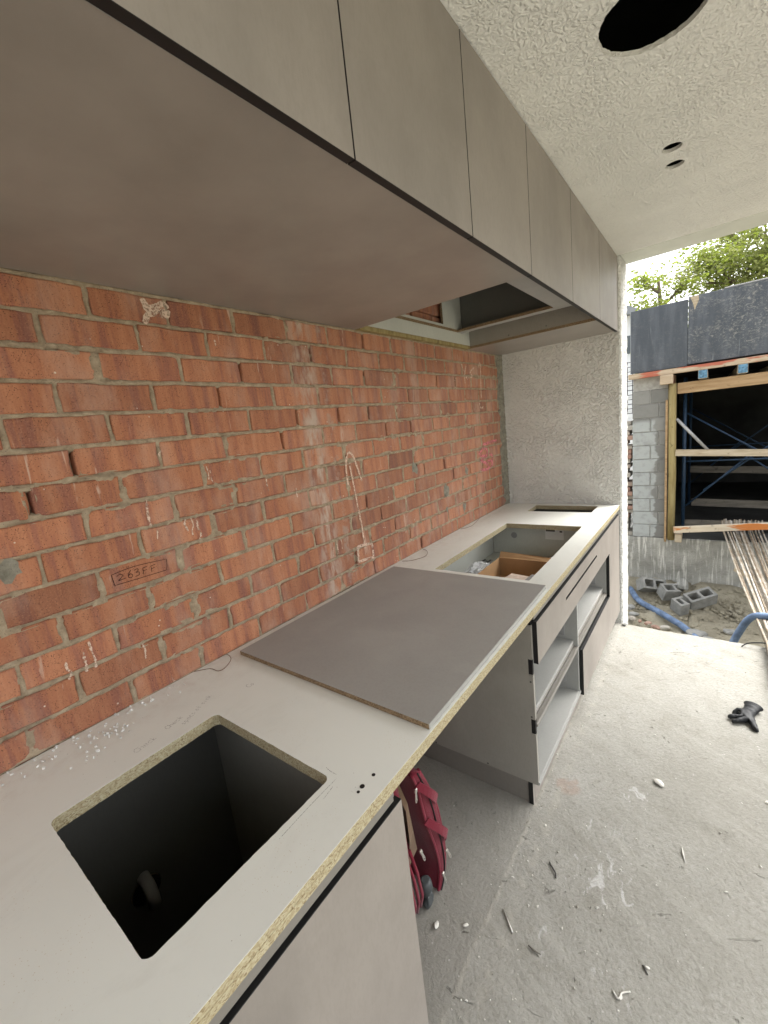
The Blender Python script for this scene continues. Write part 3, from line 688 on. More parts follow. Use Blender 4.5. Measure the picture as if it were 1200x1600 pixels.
stroke('marker_writing', [[(0.516, 1.297), (0.514, 1.315), (0.513, 1.333)], [(0.513, 1.333), (0.579, 1.338), (0.672, 1.331)], [(0.672, 1.331), (0.670, 1.312), (0.666, 1.297)], [(0.666, 1.297), (0.599, 1.298), (0.516, 1.300)],
                          [(0.525, 1.324), (0.534, 1.328), (0.541, 1.323), (0.536, 1.317), (0.527, 1.310)], [(0.527, 1.310), (0.537, 1.311), (0.548, 1.312)],
                          [(0.566, 1.331), (0.557, 1.322), (0.555, 1.312), (0.562, 1.308), (0.567, 1.314), (0.562, 1.320), (0.556, 1.316)],
                          [(0.573, 1.327), (0.583, 1.329), (0.584, 1.323), (0.577, 1.319)], [(0.577, 1.319), (0.586, 1.317), (0.584, 1.309), (0.573, 1.308)],
                          [(0.597, 1.306), (0.598, 1.326)], [(0.598, 1.326), (0.611, 1.327)], [(0.598, 1.317), (0.608, 1.318)], [(0.621, 1.305), (0.622, 1.325)], [(0.622, 1.325), (0.636, 1.326)], [(0.622, 1.316), (0.632, 1.317)]], 0.0017, M['marker'], off=0.0036, parent=bw, jit=0.1)
stroke('chalk_scribble', [[(0.762, 2.118), (0.775, 2.095), (0.80, 2.100), (0.825, 2.112), (0.835, 2.098)], [(0.835, 2.096), (0.828, 2.076), (0.80, 2.080), (0.77, 2.072), (0.757, 2.045)], [(0.765, 2.1), (0.78, 2.085), (0.83, 2.09)]], 0.017, M['chalk_white'], parent=bw)
drips = [(0.652, 1.53, 0.085), (0.66, 1.45, 0.05), (0.776, 1.44, 0.06), (0.795, 1.43, 0.07), (0.72, 1.68, 0.03), (0.757, 1.44, 0.04), (0.864, 1.60, 0.045), (0.875, 1.585, 0.04), (0.55, 1.10, 0.05), (0.40, 1.15, 0.06), (0.42, 1.17, 0.08), (0.36, 1.14, 0.05), (1.40, 1.18, 0.07), (1.43, 1.17, 0.06), (1.46, 1.18, 0.05), (0.98, 2.02, 0.02), (1.10, 1.52, 0.05), (1.24, 1.46, 0.04)]
for i, (y, z, h) in enumerate(drips):
    stroke('plaster_drip', [[(y, z), (y + random.uniform(-.006, .006), z - h * .4), (y + random.uniform(-.006, .006), z - h * .7), (y + random.uniform(-.004, .004), z - h)]], random.uniform(0.003, 0.006), M['chalk_white'], parent=bw, jit=0.7)
for (y, z, r_) in ((2.48, 1.10, .02), (2.728, 1.066, .035), (2.80, 1.309, .03), (2.49, 1.22, .05), (2.15, 1.42, .04), (0.30, 1.42, .03)):
    V = [(0.0045 + random.uniform(0, .002), y, z)] + [(0.0005 + random.uniform(0, .002), y + r_ * random.uniform(.5, 1) * math.cos(a), z + r_ * random.uniform(.6, 1.4) * math.sin(a)) for a in np.linspace(0, 2 * math.pi, 13)[:-1]]
    from_data('mortar_smear', V, [(0, 1 + i, 1 + (i + 1) % 12) for i in range(12)], M['render_edge'], bw, True)

# ------------------------------------------------------------------ bench top
bt = empty('bench_top', (0.42, 1.5, 0.9), 'long pale laminate bench top on raw chipboard with three cutouts', 'bench top')
def bench_loops(ins=0.0):
    j = 0.0006
    return [rounded(0.002, DC, -0.9, L - 0.004, 0, jit=0.0003, sub=0.12),
            rounded(0.283 - ins, 0.728 + ins, 0.205 - ins, 0.594 + ins, 0.016, jit=j, sub=0.01), rounded(0.256 - ins, 0.741 + ins, 1.850 - ins, 2.838 + ins, 0.004, jit=j, sub=0.02), rounded(0.265 - ins, 0.715 + ins, 3.235 - ins, 3.452 + ins, 0.004, jit=j, sub=0.02)]
plate('laminate_sheet', bench_loops(), 0.9291, 0.9300, M['bench'], bt)
plate('upper_board', bench_loops(), 0.9142, 0.9290, M['chip'], bt)
plate('lower_board', bench_loops(0.0008), 0.8980, 0.9136, M['chip'], bt)
for (x, y, r_) in ((0.806, 0.648, .0042), (0.804, 0.612, .0055), (0.806, 0.597, .0035)):
    bm = bmesh.new(); tube_mesh(bm, [(x, y, 0.9301), (x, y, 0.9306)], r_, 12); bm_obj('drill_hole', bm, M['black_edge'], bt)
# pencil notes, hand-drawn stroke letters
GL = {'C': [[(.8, .85), (.4, 1), (.05, .5), (.35, .02), (.8, .15)]], 'h': [[(.1, 1), (.12, .5), (.1, 0)], [(.1, .35), (.4, .6), (.6, .4), (.6, 0)]], 'e': [[(.1, .3), (.6, .35), (.4, .6), (.1, .4), (.2, .02), (.65, .1)]],
      'c': [[(.6, .5), (.3, .6), (.1, .3), (.3, 0), (.65, .1)]], 'k': [[(.1, 1), (.12, .5), (.1, 0)], [(.6, .6), (.15, .3), (.6, 0)]], 's': [[(.6, .55), (.2, .55), (.3, .3), (.55, .15), (.1, .02)]], 'p': [[(.1, .6), (.1, -.35)], [(.1, .5), (.5, .6), (.55, .15), (.12, .1)]],
      'o': [[(.3, .6), (.1, .3), (.3, 0), (.55, .3), (.3, .6)]], 'f': [[(.55, .95), (.3, .8), (.28, 0)], [(.1, .5), (.5, .5)]], 'i': [[(.25, .55), (.25, 0)]], 'n': [[(.1, .6), (.1, 0)], [(.1, .4), (.4, .6), (.6, .3), (.6, 0)]]}
def write(txt, x, y, ang, h):
    out = []; cx = 0
    for ch in txt:
        for st_ in GL.get(ch, []):
            q = []
            for a, b in st_:
                u = (cx + a) * h * 0.8; v = b * h
                q.append((x - v * math.cos(ang) + u * math.sin(ang) * -1, y + u * math.cos(ang) - v * math.sin(ang)))
            out.append(q)
        cx += 0.75 if ch != ' ' else 0.5
    return out
for wr in (write('Check', 0.240, 0.398, 0.14, 0.019), write('Check', 0.222, 0.486, 0.2, 0.017), write('specs of sink', 0.246, 0.520, 0.42, 0.017), write('Co', 0.262, 0.716, 0.0, 0.020)): stroke('pencil_note', wr, 0.0012, M['pencil'], 'bench', 0.9304, bt)
stroke('pencil_line', [[(0.742, 0.60), (0.742, 0.52), (0.745, 0.44)], [(0.755, 0.545), (0.75, 0.58)], [(0.70, 0.61), (0.715, 0.607), (0.735, 0.607)]], 0.0013, M['pencil'], 'bench', 0.9304, bt)
# foam crumbs along the wall (nobody could count them)
def crumbs():
    bm = bmesh.new(); spots = [(0.02, .185), (.038, .252), (.028, .323), (.047, .391), (.015, .46), (.035, .534), (.041, .591), (.133, .333), (.109, .399), (.06, .30), (.075, .36), (.09, .42)]
    for sx, sy in spots:
        for _ in range(9):
            x = max(0.008, sx + random.gauss(0, .016)); y = sy + random.gauss(0, .026); r_ = random.uniform(0.0012, 0.0042)
            ret = bmesh.ops.create_icosphere(bm, subdivisions=1, radius=r_, matrix=Matrix.Translation((x, y, 0.930 + r_ * 0.55)))
            for v in ret['verts']: v.co += Vector((random.uniform(-1, 1), random.uniform(-1, 1), random.uniform(-1, 1))) * r_ * 0.35
    o = bm_obj('foam_crumbs', bm, M['foam']); tag(o, 'white foam crumbs scattered on the bench along the bricks', 'crumbs', kind='stuff')
crumbs()
tag(tube('tie_wire', smooth_path([(0.008, 0.68, .934), (0.041, 0.719, .932), (0.083, 0.724, .9325), (0.092, 0.745, .936), (0.070, 0.783, .942), (0.012, 0.800, .936), (0.007, 0.770, .934)], 4), 0.0011, M['wire'], n=6), 'thin bent wire lying on the bench beside the grey board', 'wire')
tag(tube('tie_wire', smooth_path([(0.02, 1.90, .932), (0.07, 1.93, .9325), (0.10, 2.02, .933), (0.06, 2.10, .934), (0.012, 2.13, .933)], 4), 0.0012, M['wire'], n=6), 'thin curled wire on the bench beside the long cutout', 'wire')
tag(tube('tie_wire', smooth_path([(0.015, 2.62, .932), (0.05, 2.70, .9325), (0.03, 2.85, .934), (0.01, 2.95, .940)], 4), 0.0012, M['wire'], n=6), 'short wire against the bricks near the pink paint mark', 'wire')

# loose grey board lying across the gap
lb = empty('loose_board', (0.45, 1.3, BENCH), 'grey brown laminated chipboard panel lying loose across the bench', 'board')
plate('chipboard_core', [[(0.058, 0.828), (0.840, 0.824), (0.832, 1.782), (0.053, 1.776)]], 0.9310, 0.9452, M['chip_dark'], lb)
plate('laminate_face', [[(0.058, 0.828), (0.840, 0.824), (0.832, 1.782), (0.053, 1.776)]], 0.9454, 0.9464, M['taupe_dark'], lb)
plate('edge_strip', [[(0.8405, 0.824), (0.8415, 0.824), (0.8335, 1.782), (0.8325, 1.782)]], 0.9312, 0.9462, M['carcass'], lb)

# ------------------------------------------------------------------ near base cabinet (sink)
nc = empty('sink_cabinet', (0.42, -0.1, 0), 'taupe base cabinet under the bare sink cutout beside the suitcase', 'cabinet')
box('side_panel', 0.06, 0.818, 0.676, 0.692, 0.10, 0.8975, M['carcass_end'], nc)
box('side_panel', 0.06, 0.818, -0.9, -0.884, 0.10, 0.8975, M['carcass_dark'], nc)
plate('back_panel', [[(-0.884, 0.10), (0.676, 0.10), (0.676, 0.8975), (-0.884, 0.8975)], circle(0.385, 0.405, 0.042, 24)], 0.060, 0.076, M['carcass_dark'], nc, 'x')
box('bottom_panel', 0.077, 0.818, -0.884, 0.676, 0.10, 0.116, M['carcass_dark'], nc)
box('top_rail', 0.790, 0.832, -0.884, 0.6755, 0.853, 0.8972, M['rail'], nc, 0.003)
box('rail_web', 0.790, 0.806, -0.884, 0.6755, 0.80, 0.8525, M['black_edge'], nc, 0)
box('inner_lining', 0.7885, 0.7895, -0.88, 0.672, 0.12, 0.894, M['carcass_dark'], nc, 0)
box('kickboard', 0.770, 0.786, -0.9, 0.69, 0.0, 0.099, M['taupe'], nc)
for (a, b) in ((-0.30, 0.692), (-0.9, -0.304)):
    box('door', 0.8195, 0.8385, a, b, 0.104, 0.848, None, nc, 0.0008, (0, M['taupe'], M['black_edge']))
wp = empty('waste_pipe', (0.075, 0.385, 0.40), 'white plastic waste pipe poking through the dark sink cabinet back', 'pipe')
tube('pipe', [(-0.03, 0.385, 0.455), (0.078, 0.385, 0.452), (0.098, 0.386, 0.444), (0.113, 0.386, 0.43), (0.118, 0.386, 0.41), (0.118, 0.386, 0.385)], 0.017, M['steel_grey'], wp, 14)
bm = bmesh.new(); tube_mesh(bm, [(0.0765, 0.385, 0.405), (0.0775, 0.385, 0.405)], 0.040, 20); bm_obj('pipe_hole', bm, M['black_edge'], nc)

# ------------------------------------------------------------------ far base cabinet
fc = empty('drawer_cabinet', (0.42, 2.5, 0), 'taupe base cabinet with open drawer bays beyond the kneehole', 'cabinet')
XF = 0.826
# end gable with black channel notches
def gable():
    pts = [(0.10, 0.118), (XF, 0.118)]
    for z in (0.395, 0.665): pts += [(XF, z - 0.034), (XF - 0.018, z - 0.034), (XF - 0.018, z + 0.034), (XF, z + 0.034)]
    pts += [(XF, 0.845), (XF - 0.018, 0.845), (XF - 0.018, 0.8975), (0.10, 0.8975)]
    plate('end_panel', [pts], 1.598, 1.614, M['carcass_end'], fc, 'y')
gable()
for z0, z1 in ((0.363, 0.427), (0.633, 0.697), (0.847, 0.896)): box('notch_cap', XF - 0.0175, XF - 0.001, 1.5995, 1.6125, z0, z1, M['black_edge'], fc, 0)
box('side_panel', 0.10, XF, 2.306, 2.322, 0.118, 0.668, M['carcass'], fc)
box('side_panel', 0.10, XF, 3.098, 3.114, 0.118, 0.8975, M['carcass'], fc)
box('inner_end_panel', 0.10, XF - 0.03, 2.952, 2.968, 0.676, 0.8975, M['carcass_white'], fc)
box('back_panel', 0.085, 0.0995, 1.598, 3.50, 0.118, 0.660, M['carcass'], fc)
box('upper_back_panel', 0.085, 0.0995, 1.614, 2.951, 0.661, 0.8975, M['carcass_white'], fc)
box('shade_sheet', 0.1005, 0.80, 3.495, 3.505, 0.12, 0.896, M['carcass_dark'], fc, 0)  # dark sheets put in to stand for shade inside the far cutout
box('shade_sheet', 0.1005, 0.108, 3.116, 3.494, 0.12, 0.896, M['carcass_dark'], fc, 0)
box('shade_sheet', 0.108, 0.80, 3.1155, 3.494, 0.60, 0.61, M['carcass_dark'], fc, 0)
box('bottom_panel', 0.10, XF, 1.6145, 3.0975, 0.118, 0.134, M['carcass'], fc)
box('shelf', 0.10, XF - 0.028, 1.6145, 2.951, 0.662, 0.675, M['carcass_white'], fc)
box('shelf_face', 0.10, XF - 0.029, 1.6145, 3.0975, 0.652, 0.661, M['carcass'], fc)
box('drawer_base', 0.10, XF - 0.022, 1.6145, 2.3055, 0.418, 0.434, M['carcass'], fc)
box('drawer_base', 0.10, XF - 0.022, 2.3225, 3.0975, 0.418, 0.434, M['carcass'], fc)
box('channel_rail', XF - 0.02, XF + 0.003, 1.6145, 2.3055, 0.385, 0.402, M['rail'], fc, 0.003)
box('channel_rail', XF - 0.02, XF + 0.003, 2.3225, 3.0975, 0.385, 0.402, M['rail'], fc, 0.003)
box('channel_rail', XF - 0.05, XF - 0.02, 1.6145, 2.3055, 0.367, 0.417, M['rail'], fc, 0.003)
box('channel_rail', XF - 0.05, XF - 0.02, 2.3225, 3.0975, 0.367, 0.417, M['rail'], fc, 0.003)
box('top_rail', XF - 0.028, XF + 0.009, 1.6145, 3.512, 0.863, 0.897, M['rail'], fc, 0.003)
box('rail_web', XF - 0.028, XF - 0.012, 1.6145, 3.512, 0.82, 0.8625, M['black_edge'], fc, 0)
# false front with slot
FA, FB = XF + 0.001, XF + 0.019
plate('slotted_front', [rounded(1.612, 3.112, 0.678, 0.858, 0), rounded(2.035, 2.72, 0.778, 0.792, 0)], FA, FB, [M['taupe'], M['black_edge']], fc, 'x', lambda f: 0 if abs(f.normal.x) > .9 else 1)
box('slot_backing', FA - 0.006, FA - 0.002, 2.0, 2.75, 0.765, 0.805, M['black_edge'], fc, 0)
box('drawer_front', FA, FB, 2.330, 3.112, 0.100, 0.372, None, fc, 0.0008, (0, M['taupe'], M['black_edge']))
box('filler_panel', FA, FB - 0.001, 3.117, 3.512, 0.095, 0.858, None, fc, 0.0008, (0, M['taupe'], M['black_edge']))
box('edge_strip', FA, FB, 3.0995, 3.1125, 0.382, 0.668, M['black_edge'], fc)
box('bottom_rail', XF - 0.001, XF + 0.006, 1.600, 2.322, 0.118, 0.131, M['carcass'], fc, 0.001)
for (y, z) in ((2.2995, 0.50), (2.2995, 0.22), (3.0915, 0.50)):
    br = box('runner_bracket', 0.60, 0.76, y, y + 0.0055, z - 0.045, z + 0.045, M['steel_grey'], fc, 0.002)
    for dx, dz in ((-0.05, .012), (-.02, -.014), (.015, .010), (.045, -.010)):
        bm = bmesh.new(); tube_mesh(bm, [(0.68 + dx, y - 0.0012, z + dz), (0.68 + dx, y - 0.0002, z + dz)], 0.008, 10); o = bm_obj('screw_hole', bm, M['screw'], br)
for z in (0.445, 0.175): box('hinge_plate', XF - 0.016, XF - 0.002, 1.6145, 1.6185, z - 0.035, z + 0.035, M['screw'], fc, 0)
# kick: return under the end panel with a black corner edge
box('kick_return', 0.10, 0.778, 1.612, 1.628, 0.0, 0.1175, M['rail'], fc)
box('kick_edge', 0.7785, 0.798, 1.606, 1.628, 0.0, 0.1175, None, fc, 0.0005, (0, M['taupe'], M['black_edge']))
box('kickboard', 0.782, 0.798, 1.6285, 3.50, 0.0, 0.117, M['taupe'], fc)
for (x, z) in ((0.33, .125), (0.60, .127), (0.815, .60), (.812, .44)):
    bm = bmesh.new(); tube_mesh(bm, [(x, 1.5968, z), (x, 1.5978, z)], 0.004, 8); bm_obj('screw_head', bm, M['screw'], fc)
bm = bmesh.new(); tube_mesh(bm, [(0.261, 2.9505, 0.815), (0.261, 2.9517, 0.815)], 0.022, 20); bm_obj('cable_hole', bm, M['steel_grey'], fc)
box('delivery_label', 0.48, 0.60, 2.9505, 2.9516, 0.80, 0.872, M['white_plastic'], fc, 0)
for i, (a, b, z) in enumerate(((0.485, 0.545, 0.862), (0.575, 0.592, 0.858))): box('label_print', a, b, 2.9497, 2.9504, z - 0.006, z + 0.006, M['screw'], fc, 0)

# things in the open cabinet
cb = empty('cardboard_box', (0.5, 2.3, 0.676), 'open brown cardboard box inside the long bench cutout', 'box')
bx0, bx1, by0, by1, bz0, bz1 = 0.335, 0.66, 2.06, 2.49, 0.676, 0.800
box('box_side', bx0, bx0 + .004, by0, by1, bz0, bz1, M['cardboard'], cb, 0); box('box_side', bx1 - .004, bx1, by0, by1, bz0, bz1, M['cardboard'], cb, 0)
box('box_side', bx0 + .0045, bx1 - .0045, by0, by0 + .004, bz0, bz1, M['cardboard'], cb, 0); box('box_side', bx0 + .0045, bx1 - .0045, by1 - .004, by1, bz0, bz1, M['cardboard'], cb, 0)
box('box_floor', bx0 + .0045, bx1 - .0045, by0 + .0045, by1 - .0045, bz0, bz0 + .004, M['cardboard'], cb, 0)
from_data('box_flap', [(bx0, by1, bz1), (bx1, by1, bz1), (bx1, by1 + .035, bz1 + .012), (bx0, by1 + .03, bz1 + .03), (bx0, by1 + .004, bz1 + .001), (bx1, by1 + .004, bz1 - .002), (bx1, by1 + .039, bz1 + .009), (bx0, by1 + .034, bz1 + .027)], [(0, 1, 2, 3), (7, 6, 5, 4), (0, 4, 5, 1), (2, 6, 7, 3), (0, 3, 7, 4), (1, 5, 6, 2)], M['cardboard'], cb)
o = box('carton', -0.06, 0.06, -0.13, 0.13, 0, 0.075, M['paper_box'], None, 0.003); o.location = (0.50, 2.22, 0.681); o.rotation_euler = (0, 0, -0.15); tag(o, 'printed pale carton lying inside the cardboard box', 'carton')
o = box('carton', -0.035, 0.035, -0.10, 0.10, 0, 0.085, M['steel_grey'], None, 0.003); o.location = (0.605, 2.25, 0.681); o.rotation_euler = (0, 0, -0.1); tag(o, 'grey carton standing in the cardboard box beside a pale one', 'carton')
for i, (xa, xb, lab) in enumerate(((0.118, 0.146, 'dark grey drawer runner in the cutout against the white back'), (0.158, 0.186, 'dark grey drawer runner in the cutout beside the plastic bag'))):
    dr_ = empty('drawer_runner', ((xa + xb) / 2, 2.5, 0.676), lab, 'drawer runner')
    box('runner', xa, xb, 2.30, 2.73, 0.676, 0.690, M['steel_grey'], dr_, 0.002); box('runner_slot', xa + .009, xb - .009, 2.305, 2.725, 0.6905, 0.694, M['screw'], dr_, 0.0)
def film_bag():
    bm = bmesh.new(); bmesh.ops.create_icosphere(bm, subdivisions=4, radius=1)
    for v in bm.verts:
        n = mnoise.noise(v.co * 2.2) * 0.35 + mnoise.noise(v.co * 5.5) * 0.16
        v.co *= (1 + n); v.co.x *= 0.062; v.co.y *= 0.115; v.co.z *= 0.058
    bmesh.ops.translate(bm, verts=bm.verts, vec=(0.258, 2.33, 0.745))
    for v in bm.verts: v.co.z = max(v.co.z, 0.6955)
    tag(bm_obj('plastic_bag', bm, M['film'], None, False), 'crumpled clear plastic bag inside the long bench cutout', 'bag')
film_bag()

# ------------------------------------------------------------------ overhead cabinets
oh = empty('overhead_cabinet', (0.42, 1.3, ZO), 'long taupe overhead cabinet with an open rangehood bay', 'cabinet')
XD = DO - 0.019
box('bottom_panel', 0.004, XD - 0.004, -1.6, 1.742, ZO + 0.004, ZO + 0.020, M['taupe_under'], oh)
box('bottom_panel', 0.004, XD - 0.004, 2.932, L - 0.002, ZO + 0.004, ZO + 0.020, None, oh, 0.0, (2, M['taupe_under'], M['chip_dark']))
box('side_panel', 0.036, XD - 0.004, 1.726, 1.7415, ZO + 0.0205, ZC - 0.004, M['carcass'], oh)
box('side_panel', 0.004, XD - 0.004, 2.9325, 2.948, ZO + 0.0205, ZC - 0.004, M['carcass_end'], oh)
box('timber_batten', 0.004, 0.034, 1.744, 2.930, ZO + 0.002, ZO + 0.022, M['timber_yellow'], oh)
plate('back_panel', [rounded(1.744, 2.930, ZO + 0.0225, ZC - 0.004, 0), rounded(2.06, 2.572, 2.253, 2.47, 0)], 0.020, 0.034, [M['carcass_white'], M['chip_dark']], oh, 'x', lambda f: 0 if abs(f.normal.x) > .9 else 1)
plate('hood_panel', [rounded(0.036, XD - 0.004, 1.744, 2.815, 0), rounded(0.034 + 0.003, 0.640, 1.80, 2.750, 0)], 2.222, 2.238, [M['carcass'], M['chip_dark']], oh, 'z', lambda f: 0 if abs(f.normal.z) > .9 else 1)
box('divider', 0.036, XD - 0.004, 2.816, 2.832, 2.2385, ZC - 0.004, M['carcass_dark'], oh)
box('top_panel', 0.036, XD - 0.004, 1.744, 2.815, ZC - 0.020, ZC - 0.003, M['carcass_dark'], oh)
box('front_lining', XD - 0.003, XD - 0.001, 1.744, 2.931, ZO + 0.022, ZC - 0.004, M['carcass_dark'], oh, 0)
for x, z in ((0.307, 2.165), (0.544, 2.168)):
    bm = bmesh.new(); tube_mesh(bm, [(x, 2.9313, z), (x, 2.9321, z)], 0.004, 8); bm_obj('screw_head', bm, M['screw'], oh)
seams = [-1.6, -0.68, -0.195, 0.287, 0.772, 1.257, 1.738, 2.316, 2.928, 3.26, L - 0.003]
gaps = {4: 0.0030, 5: 0.0022, 6: 0.0018}
seams = [-1.6, -0.68, -0.195, 0.287, 0.772, 1.257, 1.738, 2.316, 2.928, L - 0.003]
for i, (a, b) in enumerate(zip(seams, seams[1:])):
    box('door', XD, DO, a + 0.0016, b - 0.0016, ZO, ZC - 0.003 - (0.0), None, oh, 0.0006, (0, M['taupe'], M['black_edge']))
box('door_gap_backing', XD - 0.0035, XD - 0.0015, -1.6, 1.72, ZO + 0.022, ZC - 0.004, M['black_edge'], oh, 0)

# ------------------------------------------------------------------ suitcase
def suitcase():
    root = empty('suitcase', (0.45, 0.98, 0), 'unzipped dark red fabric suitcase standing in the kneehole', 'suitcase')
    # main shell
    bm = bmesh.new(); add_box(bm, 0.25, 0.615, 0.80, 0.985, 0.045, 0.545, 0.035)
    bmesh.ops.subdivide_edges(bm, edges=bm.edges, cuts=3, use_grid_fill=True)
    for v in bm.verts: v.co += Vector((mnoise.noise(v.co * 9), mnoise.noise(v.co * 9 + Vector((3, 1, 7))), mnoise.noise(v.co * 9 + Vector((9, 4, 1))))) * 0.008
    body = bm_obj('body', bm, M['red_fabric'], root, True)
    for k in range(4):
        z0 = 0.05
        tube('rib', [(0.615 - .002 * k, 0.960 - 0.022 * k, 0.30), (0.625, 0.975 - 0.022 * k, 0.20), (0.628, 0.985 - 0.022 * k, 0.10), (0.615, 0.985 - 0.022 * k, 0.045)], 0.0055, M['red_trim'], body, 8)
    # bulging front pocket: profile in (y,z), swept across x
    lf = [(0.985, 0.560), (1.000, 0.505), (1.003, 0.432), (1.020, 0.340), (1.060, 0.225), (1.085, 0.120), (1.083, 0.050), (1.075, 0.012)]
    rg = [(1.045, 0.545), (1.085, 0.455), (1.125, 0.345), (1.140, 0.265), (1.150, 0.160), (1.146, 0.080), (1.125, 0.032), (1.095, 0.008)]
    lf = [(a + .28 * (c - a), b + .28 * (d - b)) for (a, b), (c, d) in zip(lf, rg)]
    lfp = smooth_path([(0, a, b) for a, b in lf], 4); rgp = smooth_path([(0, a, b) for a, b in rg], 4); n = len(lfp)
    xs = [0.25, 0.30, 0.45, 0.58, 0.612, 0.628, 0.632]; ins = [0.10, 0.02, 0, 0, 0.02, 0.12, 0.32]
    V, F = [], []
    for x, k in zip(xs, ins):
        ring = list(lfp) + list(reversed(rgp))
        for i, p in enumerate(ring):
            j = i if i < n else 2 * n - 1 - i
            mid = (lfp[j] + rgp[j]) / 2
            q = p.lerp(mid, k); q.x = x
            q += Vector((0, mnoise.noise(q * 14) * 0.004, mnoise.noise(q * 11 + Vector((5, 5, 5))) * 0.004)); V.append(q)
    m = 2 * n
    for r_ in range(len(xs) - 1):
        for i in range(m): F.append((r_ * m + i, r_ * m + (i + 1) % m, (r_ + 1) * m + (i + 1) % m, (r_ + 1) * m + i))
    e = (len(xs) - 1) * m
    for i in range(n - 1): F.append((e + i, e + i + 1, e + m - 2 - i, e + m - 1 - i))
    for i in range(n - 1): F.append((m - 1 - i, m - 2 - i, i + 1, i))
    pk = from_data('front_pocket', V, F, M['red_fabric'], root, True)
    def on(j, s, x=0.632):      # point on the visible edge of the pocket; s: 0 left zip, 1 right zip
        p = lfp[j].lerp(rgp[j], s); return (x, p.y, p.z)
    tube('zipper', [on(j, 0.02, 0.626) for j in range(n)], 0.0055, M['red_trim'], pk, 8)
    tube('zipper', [on(j, 0.97, 0.624) for j in range(n)], 0.0055, M['red_trim'], pk, 8)
    tube('zipper', [on(j, 0.55, 0.634) for j in range(n)], 0.0028, M['dark_rubber'], pk, 6)
    # tan lining seen in the open mouth
    from_data('lining', [(0.57, 0.992, 0.53), (0.60, 0.998, 0.44), (0.60, 1.010, 0.33), (0.58, 1.045, 0.20), (0.56, 0.975, 0.52), (0.60, 0.985, 0.42), (0.60, 0.985, 0.30), (0.58, 0.99, 0.18),
                         (0.35, 0.992, 0.53), (0.35, 0.998, 0.44), (0.35, 1.010, 0.33), (0.35, 1.045, 0.20)], [(0, 1, 5, 4), (1, 2, 6, 5), (2, 3, 7, 6), (0, 8, 9, 1), (1, 9, 10, 2), (2, 10, 11, 3)], M['lining'], root)
    # two webbing straps of the side handle
    for (j0, j1, b) in ((3, 7, 0.026), (11, 15, 0.030)):
        pts = []
        for k in range(9):
            t = k / 8; j = j0 + (j1 - j0) * t; jj = min(int(j), n - 2); f = j - jj
            p = lfp[jj].lerp(rgp[jj], -0.02 + 1.06 * t).lerp(lfp[jj + 1].lerp(rgp[jj + 1], -0.02 + 1.06 * t), f)
            pts.append(Vector((0.633 + b * math.sin(math.pi * t), p.y, p.z)))
        Vv, Ff = [], []
        for k, p in enumerate(pts):
            d = (pts[min(k + 1, 8)] - pts[max(k - 1, 0)]).normalized(); w = Vector((0.15, 0.25, 1)); w = (w - d * w.dot(d)).normalized() * 0.014
            nn = d.cross(w).normalized() * 0.0016
            Vv += [p + w + nn, p - w + nn, p - w - nn, p + w - nn]
        for k in range(8):
            for a in range(4): Ff.append((4 * k + a, 4 * k + (a + 1) % 4, 4 * k + 4 + (a + 1) % 4, 4 * k + 4 + a))
        Ff += [(0, 1, 2, 3), (35, 34, 33, 32)]
        from_data('strap', Vv, Ff, M['red_trim'], root, False)
    for (p, ax) in ((Vector((0.642, 0.996, 0.508)), (0.1, -0.25, -1)), (Vector((0.650, 1.128, 0.150)), (0.25, 0.30, -1)), (Vector((0.645, 1.098, 0.075)), (0.2, 0.05, -1)), (Vector((0.645, 0.985, 0.285)), (0.2, 0.2, -1))):
        d = Vector(ax).normalized(); s = Vector((1, 0, 0)).cross(d).normalized()
        mt = Matrix((s, d, s.cross(d))).transposed().to_4x4(); mt.translation = p
        lp = [(-.0035, 0), (.0035, 0), (.0055, .026), (.003, .034), (-.003, .034), (-.0055, .026)]
        o = plate('zip_pull', [lp, circle(0, 0.027, 0.0026, 10)], -0.001, 0.001, M['zip_metal'], None)
        o.data.transform(mt); o.parent = root; o.matrix_parent_inverse = root.matrix_basis.inverted()
        bm = bmesh.new(); add_box(bm, -.006, .006, -.010, .003, -.003, .004, .0015); bm.transform(mt); bm_obj('zip_slider', bm, M['zip_metal'], o)
    # castors
    for (x, y) in ((0.618, 1.022), (0.29, 0.985), (0.610, 0.83), (0.29, 0.83)):
        wb = bmesh.new(); tube_mesh(wb, [(x, y, 0.118), (x, y, 0.112), (x, y, 0.085), (x, y, 0.075), (x, y, 0.06), (x, y, 0.052)], [0.013, 0.021, 0.024, 0.017, 0.014, 0.012], 14)
        add_box(wb, x - 0.014, x - 0.010, y - 0.014, y + 0.018, 0.018, 0.062, 0.002); add_box(wb, x + 0.010, x + 0.014, y - 0.014, y + 0.018, 0.018, 0.062, 0.002)
        w = bm_obj('castor', wb, M['grey_plastic'], root)
        tb = bmesh.new(); tube_mesh(tb, [(x - 0.009, y + 0.006, 0.024), (x - 0.007, y + 0.006, 0.024), (x + 0.007, y + 0.006, 0.024), (x + 0.009, y + 0.006, 0.024)], [0.019, 0.024, 0.024, 0.019], 18)
        bm_obj('wheel', tb, M['grey_plastic'], w)
suitcase()

